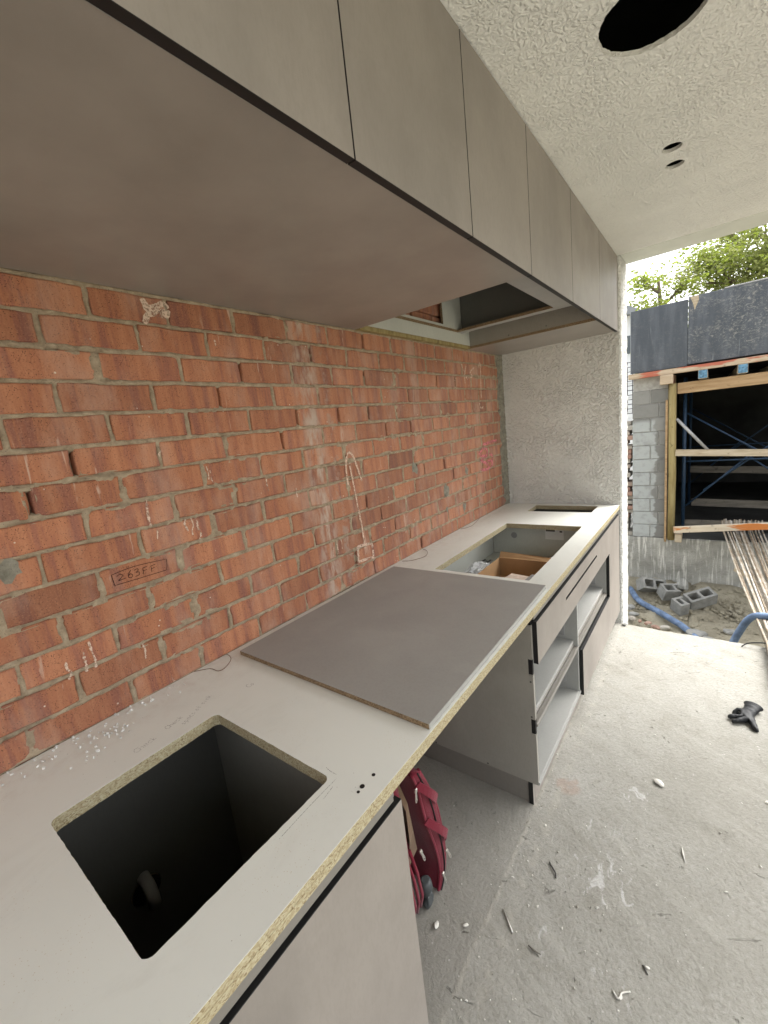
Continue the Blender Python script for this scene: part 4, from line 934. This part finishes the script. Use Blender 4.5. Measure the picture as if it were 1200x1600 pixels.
# ------------------------------------------------------------------ small things on the floor
def glove():
    bm = bmesh.new()
    me = bpy.data.meshes.new('g')
    base = Vector((1.545, 2.63, 0.022))
    V = []; E_ = []; Rr = []
    def chain(start, pts, rs):
        prev = start
        for p, r_ in zip(pts, rs):
            V.append(base + Vector(p)); Rr.append(r_); E_.append((prev, len(V) - 1)); prev = len(V) - 1
        return prev
    V.append(base + Vector((0.0, 0.0, 0.002))); Rr.append((0.030, 0.020))
    w = chain(0, [(0.012, 0.045, 0.002), (0.022, 0.075, 0.0)], [(0.032, 0.019), (0.030, 0.017)])
    c = chain(w, [(0.030, 0.100, 0.004), (0.034, 0.112, 0.006)], [(0.036, 0.020), (0.042, 0.024)])
    # fingers curl towards -x, thumb towards +x,-y
    k0 = chain(0, [(-0.018, 0.030, 0.014)], [(0.017, 0.014)])
    chain(k0, [(-0.040, 0.036, 0.018), (-0.052, 0.026, 0.008), (-0.040, 0.020, 0.0)], [0.0105, 0.010, 0.009])
    k1 = chain(0, [(-0.022, 0.008, 0.014)], [(0.016, 0.014)])
    chain(k1, [(-0.048, 0.008, 0.018), (-0.066, -0.004, 0.008), (-0.052, -0.012, -0.002)], [0.0105, 0.010, 0.009])
    k2 = chain(0, [(-0.020, -0.016, 0.008)], [(0.015, 0.013)])
    chain(k2, [(-0.050, -0.026, 0.008), (-0.076, -0.036, 0.0), (-0.090, -0.040, -0.006)], [0.0105, 0.010, 0.008])
    k3 = chain(0, [(-0.006, -0.034, 0.004)], [(0.015, 0.013)])
    chain(k3, [(-0.034, -0.056, 0.004), (-0.058, -0.070, -0.004), (-0.076, -0.074, -0.008)], [0.0105, 0.010, 0.008])
    k4 = chain(0, [(0.022, -0.030, 0.002)], [(0.018, 0.015)])
    chain(k4, [(0.030, -0.060, 0.0), (0.036, -0.088, -0.006), (0.046, -0.110, -0.010)], [0.014, 0.011, 0.007])
    me.from_pydata([tuple(v) for v in V], E_, []); me.update()
    ob = bpy.data.objects.new('g', me); COL.objects.link(ob)
    ob.modifiers.new('s', 'SKIN')
    for i, r_ in enumerate(Rr):
        sv = me.skin_vertices[0].data[i]; sv.radius = (r_[0] * 1.15, r_[1] * 1.3) if isinstance(r_, tuple) else (r_ * 1.3, r_ * 1.3); sv.use_root = (i == 0)
    sb = ob.modifiers.new('d', 'SUBSURF'); sb.levels = 2; sb.render_levels = 2
    dg = bpy.context.evaluated_depsgraph_get(); m2 = bpy.data.meshes.new_from_object(ob.evaluated_get(dg)); m2.name = 'glove'
    bpy.data.objects.remove(ob); bpy.data.meshes.remove(me)
    zmin = min(v.co.z for v in m2.vertices)
    for v in m2.vertices:
        v.co += Vector((mnoise.noise(v.co * 45), mnoise.noise(v.co * 45 + Vector((7, 2, 3))), mnoise.noise(v.co * 45 + Vector((1, 8, 5))))) * 0.005
        v.co.z = max(v.co.z - zmin * 0.9, 0.001)
    for v in m2.vertices: v.co = Vector((1.545, 2.63, 0)) + (v.co - Vector((1.545, 2.63, 0))) * 0.82
    m2.materials.clear(); m2.materials.append(M['dark_rubber']); m2.polygons.foreach_set('use_smooth', [True] * len(m2.polygons))
    o = bpy.data.objects.new('work_glove', m2); COL.objects.link(o)
    tag(o, 'black rubber work glove dropped on the concrete floor', 'glove')
    bm = bmesh.new(); c_ = base + Vector((0.036, 0.116, 0.006)); d_ = Vector((0.35, 0.9, 0.1)).normalized()
    u = Vector((0.9, -0.35, 0)).normalized(); rings = []
    for t, s in ((-0.045, 0.74), (-0.02, 0.85), (0.0, 0.95), (0.010, 1.12), (0.013, 1.12), (0.010, 1.0), (-0.03, 0.70)):
        rings.append([bm.verts.new(c_ + d_ * t + u * math.cos(a) * 0.045 * s + Vector((0, 0, 1)) * math.sin(a) * 0.024 * s) for a in np.linspace(0, 2 * math.pi, 25)[:-1]])
    for a_, b_ in zip(rings, rings[1:]):
        for k in range(24): bm.faces.new((a_[k], a_[(k + 1) % 24], b_[(k + 1) % 24], b_[k]))
    for v in bm.verts: v.co = Vector((1.545, 2.63, 0)) + (v.co - Vector((1.545, 2.63, 0))) * 0.82; v.co.z = max(v.co.z, 0.001)
    bmesh.ops.recalc_face_normals(bm, faces=bm.faces); bm_obj('cuff', bm, M['dark_rubber'], o, True)
glove()
def shard(name, x, y, r, mat, label, cat, group=None, sc=(1, 1, .5), z=0.0):
    bm = bmesh.new(); bmesh.ops.create_icosphere(bm, subdivisions=2, radius=r)
    a = random.uniform(0, 6.28); off = Vector((random.uniform(0, 90), 1, 4))
    for v in bm.verts:
        v.co *= 1 + 0.5 * mnoise.noise(v.co / r * 0.9 + off); v.co = Vector((v.co.x * sc[0], v.co.y * sc[1], v.co.z * sc[2]))
    bm.transform(Matrix.Rotation(a, 4, 'Z')); zm = min(v.co.z for v in bm.verts); bm.transform(Matrix.Translation((x, y, z - zm * 0.92)))
    return tag(bm_obj(name, bm, mat), label, cat, group)
for x, y, r_ in ((0.755, 1.040, .009), (0.672, 0.985, .012)):
    shard('plaster_chip', x, y, r_, M['white_chip'], 'small white plaster chip on the floor beside the suitcase', 'plaster chip', 'plaster chips on the floor', (1, .6, .5))
for x, y, r_ in ((1.255, 1.229, .006), (1.202, 1.113, .007), (1.445, 1.596, .006), (1.587, 2.084, .009), (0.83, 1.27, .005), (0.70, 1.45, .004), (1.40, 2.35, .005), (1.18, 2.30, .006), (0.86, 2.20, .006), (1.02, 1.20, .004)):
    shard('plaster_chip', x, y, r_, M['white_chip'], 'small pale plaster chip lying out on the open concrete floor', 'plaster chip', 'loose chips on the open floor', (1, random.uniform(.35, .8), .5))
shard('mortar_lump', 1.223, 1.982, 0.021, M['white_chip'], 'flat cream mortar lump on the floor, largest of the debris', 'mortar lump', None, (1, .7, .35))
o = tube('nail', [(0.840, 1.150, .004), (0.892, 1.102, .004)], 0.0024, M['zip_metal'], None, 8); tag(o, 'silver nail lying on the floor near the suitcase', 'nail')
o = tube('plaster_sliver', [(1.318, 1.70, .003), (1.322, 1.675, .0035), (1.330, 1.640, .003)], [.001, .0032, .001], M['white_chip'], None, 6); tag(o, 'long white plaster sliver on the open floor', 'plaster sliver')
o = tube('bent_screw', smooth_path([(0.925, 1.392, .004), (0.945, 1.372, .006), (0.957, 1.360, .006), (0.960, 1.346, .004)], 4), 0.0028, M['screw'], None, 8); tag(o, 'bent dark screw on the floor beside white plaster splashes', 'screw')
o = tube('timber_splinter', [(0.945, 1.095, .004), (0.965, 1.090, .005), (0.985, 1.092, .004)], [.002, .0032, .0012], M['timber_grey'], None, 6); tag(o, 'short grey timber splinter on the floor near the nail', 'splinter')
o = tube('timber_splinter', [(1.243, 1.228, .002), (1.258, 1.210, .003)], [.003, .0015], M['screw'], None, 6); tag(o, 'dark pointed splinter on the floor out past the nail', 'splinter')
o = tube('tape_scrap', smooth_path([(1.18, 1.118, .003), (1.197, 1.105, .006), (1.203, 1.125, .004), (1.222, 1.14, .005)], 4), 0.0022, M['white_chip'], None, 6); tag(o, 'twisted white scrap on the concrete floor', 'scrap')
shard('dark_stone', 0.878, 3.47, 0.016, M['block_loose'], 'dark broken stone at the foot of the white wall end', 'stone', None, (1, .7, .6))

def floor_grit():
    bm = bmesh.new()
    for k in range(420):
        if k % 3 == 0: x, y = 0.80 + abs(random.gauss(0, .05)), random.uniform(0.7, 3.4)
        elif k % 3 == 1: x, y = random.gauss(1.08, .16), random.gauss(1.4, .30)
        else: x, y = random.uniform(0.5, 1.75), random.uniform(0.7, 3.4)
        if x < 0.80 and y > 1.6: continue
        r_ = random.uniform(0.0008, 0.0026) if random.random() < .9 else random.uniform(.0026, .0045)
        ret = bmesh.ops.create_icosphere(bm, subdivisions=1, radius=r_, matrix=Matrix.Translation((x, y, r_ * .5)))
        for v in ret['verts']: v.co += Vector((random.uniform(-1, 1), random.uniform(-1, 1), random.uniform(-.6, .3))) * r_ * .5
        mi = 0 if random.random() < .6 else 1
        for f in {f for v in ret['verts'] for f in v.link_faces}: f.material_index = mi
    tag(bm_obj('floor_grit', bm, [M['white_chip'], M['slabside']]), 'fine pale grit scattered over the concrete floor', 'grit', kind='stuff')
floor_grit()

# ------------------------------------------------------------------ building site beyond
FY = 7.1
ft = empty('footing', (1.2, FY, -1.1), 'stained concrete footing wall below the block pier', 'footing')
def footing_face():
    nx, nz = 160, 40; x = np.linspace(-0.4, 5.5, nx); z = np.linspace(-1.25, -0.30, nz); X, Z = np.meshgrid(x, z, indexing='ij')
    Y = FY - 0.03 + 0.018 * (vnoise(nx, nz, 4, 21) - .5) + 0.03 * (vnoise(nx, nz, 13, 22) - .5) - 0.10 * np.clip((-0.85 - Z) / 0.3, 0, 1) * vnoise(nx, nz, 7, 23)
    grid_obj('footing_face', np.stack([X, Y, Z], -1), M['footing'], ft)
footing_face()
box('footing_body', -0.4, 5.5, FY - 0.02, 12.0, -1.25, -0.302, M['footing'], ft, 0.01)
# block pier
bp = empty('block_pier', (0.68, FY, -0.3), 'grey concrete block pier partly bagged with pale render', 'pier')
box('pier_core', 0.486, 0.894, FY + 0.014, FY + 0.18, -0.30, 1.965, M['block_mortar'], bp, 0.0)
for i in range(12):
    z0 = -0.296 + i * 0.19 ; z1 = z0 + 0.182
    if z1 > 1.97: break
    cut = 0.665 if i % 2 else 0.69
    segs = [(0.478, cut), (cut + 0.010, 0.902)] if (i % 2 == 0 or i == 11) else [(0.478, 0.79), (0.80, 0.902)]
    for a, b in segs: box('block', a, b, FY + random.uniform(-.004, .004), FY + 0.19, z0, z1, M['block'], bp, 0.006)
# rubble masonry beside the pier
rb = empty('rubble_masonry', (0.3, FY + 0.2, -1.1), 'rough broken brick edge beside the block pier', 'rubble')
for i in range(36):
    z = -1.05 + i * 0.068; x = 0.36 + random.uniform(-.05, .05)
    bm = bmesh.new(); add_box(bm, x - .11, x + .085, FY + .05 + random.uniform(-.05, .05), FY + .3, z, z + random.uniform(.05, .068), .008); bm_obj('rubble_brick', bm, M['rubble'], rb)
# formwork edge
fw_ = empty('formwork_panel', (0.78, FY - .02, 2.03), 'smooth dark grey formply panel edging the upper slab', 'formwork panel')
box('sheet', 0.470, 1.098, FY - 0.06, FY - 0.042, 2.03, 2.835, M['formply_clean'], fw_, 0.002); box('edge_lip', 0.462, 0.4695, FY - 0.062, FY - 0.03, 2.03, 2.83, M['roof_grey'], fw_, 0.001)
fw2 = empty('formwork_panel', (2.2, FY - .02, 2.03), 'scuffed black formply panel with torn corner above the opening', 'formwork panel')
box('sheet', 1.101, 3.5, FY - 0.062, FY - 0.042, 2.045, 2.86, M['formply_scuffed'], fw2, 0.002)
from_data('torn_patch', [(1.115, FY - .0632, 2.858), (1.20, FY - .0632, 2.856), (1.205, FY - .0632, 2.80), (1.185, FY - .0632, 2.75), (1.165, FY - .0632, 2.69), (1.15, FY - .0632, 2.76)], [(0, 1, 2, 3, 4, 5)], M['timber_pale'], fw2)
box('top_strip', 1.45, 3.5, FY - 0.066, FY - 0.04, 2.8605, 2.874, M['scaffold_steel'], fw2, 0.001)
box('upper_slab', 0.475, 5.4, FY - 0.04, 12, 2.06, 2.50, M['dark_wall'], empty('upper_slab_block', (2, 9, 2.06), 'dark upper slab behind the formply edge', 'slab'), 0)
tag(box('ledger_board', 0.44, 3.5, FY - 0.10, FY - 0.01, 1.955, 2.022, M['timber_red'], None, 0.004), 'pale ledger board with red paint under the formply', 'board')
for x, lb_ in ((1.265, 'blue ended joist poking out closest to the yellow post'), (1.652, 'blue ended joist poking out farther from the yellow post')):
    j = empty('joist', (x, FY - .1, 1.85), lb_, 'joist')
    box('joist_timber', x - 0.048, x + 0.048, FY - 0.105, 11.9, 1.845, 1.953, M['timber_pale'], j, 0.004); box('painted_end', x - 0.045, x + 0.045, FY - 0.108, FY - 0.1055, 1.85, 1.95, M['blue_paint'], j, 0)
for x in (2.05, 2.5): tag(box('joist', x - 0.048, x + 0.048, FY - 0.105, 11.9, 1.845, 1.953, M['timber_pale'], None, 0.004), 'plain joist under the scuffed formply', 'joist', 'plain joists')
tag(box('bearer', 0.81, 0.955, FY - 0.14, FY + 0.5, 1.832, 1.953, M['timber_red'], None, 0.006), 'stubby bearer end over the block pier', 'bearer')
tag(box('lintel_beam', 0.998, 3.5, FY - 0.02, FY + 0.05, 1.690, 1.830, M['timber_brown'], None, 0.004), 'brown timber beam across the dark opening', 'beam')
tag(tube('post', [(0.950, FY - .03, -0.31), (0.955, FY - .03, 0.6), (0.948, FY - .03, 1.2), (0.945, FY - .03, 1.831)], [0.044, 0.046, 0.046, 0.045], M['timber_yellow'], None, 14), 'round yellow timber post at the dark opening', 'post')
tag(box('plank', 0.872, 0.898, FY - 0.06, FY - 0.02, -0.34, 1.63, M['timber_brown'], None, 0.003), 'thin upright plank between block pier and yellow post', 'plank')
tag(beam_between('guard_rail', (0.99, FY - .055, 0.918), (3.4, FY - .055, 0.78), 0.04, 0.085, M['timber_pale']), 'pale timber guard rail across the dark opening', 'rail')
tag(beam_between('toe_board', (0.99, FY - .19, -0.125), (3.4, FY - .19, 0.125), 0.04, 0.085, M['timber_orange']), 'orange painted plank across the foot of the opening', 'plank')
tag(box('timber_offcut', 1.005, 1.083, FY - 0.20, FY + 0.10, -0.300, -0.190, M['timber_pale'], None, 0.004), 'small timber offcut under the orange plank', 'offcut')
tag(tube('prop_bar', [(0.995, FY - .04, 1.37), (1.335, FY - .04, 0.935)], 0.019, M['scaffold_steel'], None, 8), 'short pale diagonal bar above the guard rail', 'bar')
# dark undercroft
uc = empty('undercroft', (3, 9.5, -0.3), 'dark undercroft room behind the block pier', 'room')
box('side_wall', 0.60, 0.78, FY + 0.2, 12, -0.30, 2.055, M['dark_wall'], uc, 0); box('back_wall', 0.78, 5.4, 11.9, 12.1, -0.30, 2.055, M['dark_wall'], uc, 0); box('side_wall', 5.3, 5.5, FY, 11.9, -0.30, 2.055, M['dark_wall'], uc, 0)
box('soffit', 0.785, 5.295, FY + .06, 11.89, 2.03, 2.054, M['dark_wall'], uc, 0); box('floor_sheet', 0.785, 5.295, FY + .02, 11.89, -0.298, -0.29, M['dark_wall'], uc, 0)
tag(box('concrete_column', 2.35, 2.75, 9.6, 10.0, -0.285, 2.028, M['footing'], None, 0.01), 'grey column inside the dark undercroft', 'column')
for (yy, lb_) in ((FY + 0.22, 'blue scaffold frame just inside the dark opening'), (9.4, 'blue scaffold frame deep in the dark undercroft')):
    s = empty('scaffold_frame', (1.8, yy, -0.285), lb_, 'scaffold')
    for x in (1.075, 2.65): tube('upright', [(x, yy, -0.286), (x, yy, 1.9)], 0.024, M['scaffold_blue'], s, 10)
    for a, b in (((1.10, 0.12), (1.76, 0.80)), ((1.76, 0.80), (2.62, 0.05)), ((1.10, 1.42), (2.62, 0.30)), ((1.3, 0.35), (2.62, 1.5))): tube('brace', [(a[0], yy + .03, a[1]), (b[0], yy + .03, b[1])], 0.011, M['scaffold_blue'], s, 8)
    tube('ledger', [(1.075, yy, 0.76), (2.65, yy, 0.76)], 0.012, M['scaffold_blue'], s, 8)
for (a, b, lb_) in (((1.15, 8.0, 0.05), (3.6, 8.3, -0.10), 'weathered plank lying inside the undercroft behind the blue scaffold'), ((1.1, 9.0, 0.42), (3.6, 9.0, 0.30), 'weathered plank spanning deep inside the undercroft'), ((1.05, 7.45, -0.16), (3.2, 7.7, -0.21), 'weathered plank on the undercroft floor behind the orange plank')):
    tag(beam_between('plank', a, b, 0.05, 0.11, M['timber_grey']), lb_, 'plank')

# rebar bundle leaning from slab edge to the sill
for i in range(26):
    u = min(1, max(0, (i + random.uniform(-1.1, 1.1)) / 25)); lay = random.choice((0, 0, .016, .032, .045))
    xf = 1.505 + 0.42 * u; xn = 1.668 + 0.25 * u + random.uniform(-.012, .012); tip = random.uniform(-.05, -.02)
    X = lambda t: xf + (xn - xf) * t
    a_, b_ = Vector((xf, FY + .04, -0.175 + lay)), Vector((xn, 3.46, 0.0105 + lay)); wob = random.uniform(-.012, .012)
    pts = [(xf - .006, FY + .075, 0.01 + tip), (xf - .003, FY + .068, -0.13 + lay)] + [tuple(a_.lerp(b_, k / 8) + Vector((wob * math.sin(math.pi * k / 8), 0, -0.02 * math.sin(math.pi * k / 8)))) for k in range(9)] + [(xn + .008, 2.4, 0.0095 + lay), (xn + .016, 1.2, 0.0095 + lay)]
    o = tube('reinforcing_bar', pts, random.uniform(0.007, 0.0095), M['rebar'], None, 7); tag(o, 'long rusty steel bar in the bundle running over the slab edge', 'steel bar', 'bundle of steel bars')
o = beam_between('timber_stake', (1.60, 5.55, -0.16), (2.25, 5.15, -0.42), 0.03, 0.05, M['timber_pale']); tag(o, 'pale sharpened timber stake lying across the steel bars', 'stake')
# blue pipes
hp = smooth_path([(0.35, 7.0, -1.0), (0.456, 6.90, -1.02), (0.560, 6.62, -1.04), (0.663, 6.42, -1.045), (0.80, 6.28, -1.05), (0.929, 6.147, -1.05), (1.05, 6.0, -1.05), (1.16, 5.86, -1.05), (1.30, 5.6, -1.06), (1.36, 5.2, -1.06)], 4)
tag(tube('blue_pipe', hp, 0.038, M['hose'], None, 12), 'faded blue pipe lying on the dirt beside broken blocks', 'pipe')
hr = smooth_path([(1.40, 3.60, -0.80), (1.45, 3.75, -0.45), (1.535, 3.87, -0.19), (1.575, 3.9, -0.09), (1.610, 3.9, -0.01), (1.650, 3.9, 0.035), (1.72, 3.88, 0.055), (1.85, 3.84, 0.05), (2.1, 3.75, -0.03), (2.4, 3.62, -0.20)], 4)
tag(tube('blue_pipe', hr, 0.024, M['hose'], None, 12), 'blue pipe looping over the bundle of steel bars', 'pipe')
tag(tube('black_cable', smooth_path([(1.56, 3.44, .006), (1.60, 3.46, .03), (1.70, 3.44, .058), (1.85, 3.42, .058), (2.0, 3.40, .03), (2.1, 3.36, 0.008)], 5), 0.004, M['dark_rubber'], None, 6), 'thin black cable over the steel bars at the slab edge', 'cable')
# loose hollow blocks
def hollow_block(loc, rot, ln, label, broken=False):
    w, h = 0.19, 0.19; r_ = empty('concrete_block', (0, 0, 0), label, 'block', 'loose concrete blocks')
    holes = [rounded(-ln / 2 + .035, -.018, -w / 2 + .035, w / 2 - .035, .02, 3), rounded(.018, ln / 2 - .035, -w / 2 + .035, w / 2 - .035, .02, 3)]
    out = rounded(-ln / 2, ln / 2, -w / 2, w / 2, 0)
    if broken: out = [(-ln / 2, -w / 2), (ln * .16, -w / 2), (ln * .10, -w / 2 + .035), (.018, -w / 2 + .036), (.016, w / 2 - .036), (ln * .22, w / 2 - .034), (ln * .3, w / 2), (-ln / 2, w / 2)]; holes = holes[:1]
    o = plate('block_body', [out] + holes, 0, h, M['block_loose'], None); o.parent = r_
    r_.location = loc; r_.rotation_euler = rot; r_.scale = (.86, .86, .86)
hollow_block((0.985, 6.70, -1.02), (0.35, 0.10, 0.60), 0.36, 'hollow concrete block with snapped end, beside the faded blue pipe', True)
hollow_block((1.30, 6.62, -1.03), (0.38, -0.22, 0.62), 0.39, 'whole hollow concrete block tilted on the dirt')
hollow_block((1.12, 6.36, -1.06), (0.25, -0.10, 0.75), 0.22, 'half concrete block in front of the tilted whole one', True)
hollow_block((0.70, 6.85, -0.98), (0.9, 0.25, 0.6), 0.39, 'concrete block tipped on edge against the footing', False)
shard('concrete_lump', 1.10, 6.98, 0.13, M['footing'], 'pale concrete lump against the footing behind the blocks', 'concrete lump', None, (1, .6, .8), -1.06)
for (x, y, r_, lb_) in ((1.60, 5.95, .07, 'flat stone on the dirt past the tilted block'), (1.28, 5.72, .10, 'broken concrete chunk near the end of the faded pipe'), (1.42, 5.55, .10, 'broken concrete chunk close to the slab edge'), (0.55, 6.25, .07, 'broken stone beside the faded blue pipe near the white wall'), (0.62, 6.05, .06, 'small broken stone lying before the faded blue pipe')):
    shard('stone', x, y, r_, M['block_loose'], lb_, 'stone', None, (1, .8, .45), -1.09)
for i in range(5): shard('brick_shard', 0.62 + i * .09, 5.95 - i * .05 + random.uniform(-.05, .05), random.uniform(.03, .055), M['rubble'], 'small broken brick piece on the dirt by the faded pipe', 'brick piece', 'brick pieces by the faded pipe', (1, .6, .5), -1.09)
def gravel():
    bm = bmesh.new()
    for _ in range(700):
        x = random.uniform(0.4, 2.4); y = 7.0 - abs(random.gauss(0, .55)); r_ = random.uniform(.008, .035)
        if y < 5.3: continue
        z = -1.10 + 0.16 * math.exp(-((y - 7.05) / .25) ** 2)
        ret = bmesh.ops.create_icosphere(bm, subdivisions=1, radius=r_, matrix=Matrix.Translation((x, y, z + r_ * .3)))
        for v in ret['verts']: v.co += Vector((random.uniform(-1, 1), random.uniform(-1, 1), random.uniform(-1, .5))) * r_ * .4
    tag(bm_obj('gravel', bm, M['dirt']), 'loose dirt clods along the footing', 'gravel', kind='stuff')
gravel()

# house, mesh screen and trees beyond
hs_ = empty('house', (-1.6, 15, -1.1), 'white weatherboard house beyond the formwork', 'house')
box('wall', -4.2, -0.50, 15.0, 19, -1.1, 4.25, M['house_white'], hs_, 0)
from_data('roof', [(-4.6, 14.7, 4.20), (-0.36, 14.7, 4.20), (-2.3, 14.7, 5.35), (-4.6, 19.3, 4.20), (-0.36, 19.3, 4.20), (-2.3, 19.3, 5.35), (-4.6, 14.7, 4.10), (-0.36, 14.7, 4.10), (-4.6, 19.3, 4.10), (-0.36, 19.3, 4.10)], [(0, 2, 5, 3), (2, 1, 4, 5), (6, 7, 1, 2, 0), (8, 3, 5, 4, 9), (6, 8, 9, 7), (6, 0, 3, 8), (7, 9, 4, 1)], M['roof_grey'], hs_)
wn1 = box('window', -1.35, -0.55, 14.965, 14.995, 3.05, 3.55, M['glass_dark'], hs_, 0.004); box('window_frame', -0.84, -0.79, 14.95, 14.964, 3.0, 3.6, M['house_white'], wn1, 0)
for i in range(14): box('weatherboard', -4.2, -0.50, 14.955, 14.998, 0.2 + i * .2, 0.385 + i * .2, M['house_white'], hs_, 0.004)
ms_ = empty('mesh_screen', (0.1, 10, 0), 'black wire mesh screen beyond the block pier', 'mesh')
bm = bmesh.new()
for i in range(22): tube_mesh(bm, [(-1.2 + i * .08, 9.0, 1.45), (-1.2 + i * .08, 9.0, 2.35)], 0.006, 4)
for i in range(12): tube_mesh(bm, [(-1.2, 9.01, 1.46 + i * .08), (0.48, 9.01, 1.46 + i * .08)], 0.006, 4)
o = bm_obj('mesh_wires', bm, M['dark_rubber'], ms_); o['kind'] = 'stuff'
for x in (-1.22, 0.40): tube('mesh_post', [(x, 9.0, -1.15), (x, 9.0, 2.4)], 0.02, M['scaffold_steel'], ms_, 8)
def tree(name, base, h, seed, leafmat, label, spread, nb, lpc, lean=(0, 0), leaf=0.07, bare=0.0):
    rr = random.Random(seed); r_ = empty(name, base, label, 'tree'); B = Vector(base)
    bm = bmesh.new(); tips = []
    trunk = [B + Vector((lean[0] * t + rr.uniform(-.08, .08), lean[1] * t + rr.uniform(-.08, .08), h * 0.82 * t)) for t in (0, .2, .4, .6, .8, 1.0)]
    tube_mesh(bm, smooth_path(trunk, 3), [0.17 * (1 - 0.78 * i / 15) for i in range(16)], 8)
    def limb(p, d, ln, r0_, depth):
        pts = [p]; q = p.copy(); dd = d.normalized()
        for k in range(4):
            dd = (dd + Vector((rr.uniform(-.35, .35), rr.uniform(-.35, .35), rr.uniform(-.15, .3)))).normalized(); q = q + dd * ln / 4; pts.append(q.copy())
        tube_mesh(bm, pts, [r0_ * (1 - .18 * k) for k in range(5)], 5)
        if depth == 0: tips.append(pts[-1]); tips.append(pts[-2]); return
        for k in (2, 3, 4):
            for _ in range(2 if depth > 1 else 1):
                limb(pts[k], (dd + Vector((rr.uniform(-1, 1), rr.uniform(-1, 1), rr.uniform(-.3, .8)))), ln * rr.uniform(.45, .65), r0_ * .5, depth - 1)
    for i in range(nb):
        t = 0.35 + 0.65 * i / nb; a = i * 2.4 + rr.uniform(-.4, .4); p = trunk[min(5, int(t * 5))].lerp(trunk[min(5, int(t * 5) + 1)], t * 5 - int(t * 5))
        limb(p, Vector((math.cos(a), math.sin(a), rr.uniform(.2, .8))), spread * rr.uniform(.6, 1.0) * (1.1 - .35 * t), 0.06, 2)
    bm_obj('trunk', bm, M['bark'], r_)
    V, F, idx = [], [], []
    for tp in tips:
        if rr.random() < bare: continue
        cl = rr.uniform(.16, .34); mi = 0 if rr.random() < .72 else 1
        for _ in range(int(lpc * rr.uniform(.5, 1.3))):
            c = tp + Vector((rr.gauss(0, cl), rr.gauss(0, cl), rr.gauss(0, cl * .55)))
            a = Vector((rr.uniform(-1, 1), rr.uniform(-1, 1), rr.uniform(-.5, .5))).normalized(); b = a.cross(Vector((rr.uniform(-1, 1), rr.uniform(-1, 1), rr.uniform(-1, 1)))).normalized()
            s = leaf * rr.uniform(.6, 1.3); k = len(V); fold = a.cross(b) * s * .25
            V += [c - a * s, c + b * s * .45 + fold, c + a * s, c - b * s * .45 + fold]; F.append((k, k + 1, k + 2, k + 3)); idx.append(mi)
    from_data('crown', V, F, [M[leafmat[0]], M[leafmat[1]]], r_, False, idx)
tree('tree', (2.75, 17.5, -1.1), 8.2, 3, ('leaf_dark', 'leaf_light'), 'large leafy tree behind the scuffed formply', 2.2, 16, 44, (0, 0), 0.07)
tree('tree', (5.6, 18.5, -1.1), 9.2, 8, ('leaf_dark', 'leaf_light'), 'tall leafy tree farther along behind the scuffed formply', 2.6, 12, 34, (0, 0), 0.075)
tree('tree', (0.20, 16.0, -1.1), 7.6, 21, ('leaf_light', 'leaf_dark'), 'sparse young tree with bare twigs behind the smooth formply', 0.95, 10, 24, (-.1, 0), 0.075, 0.5)
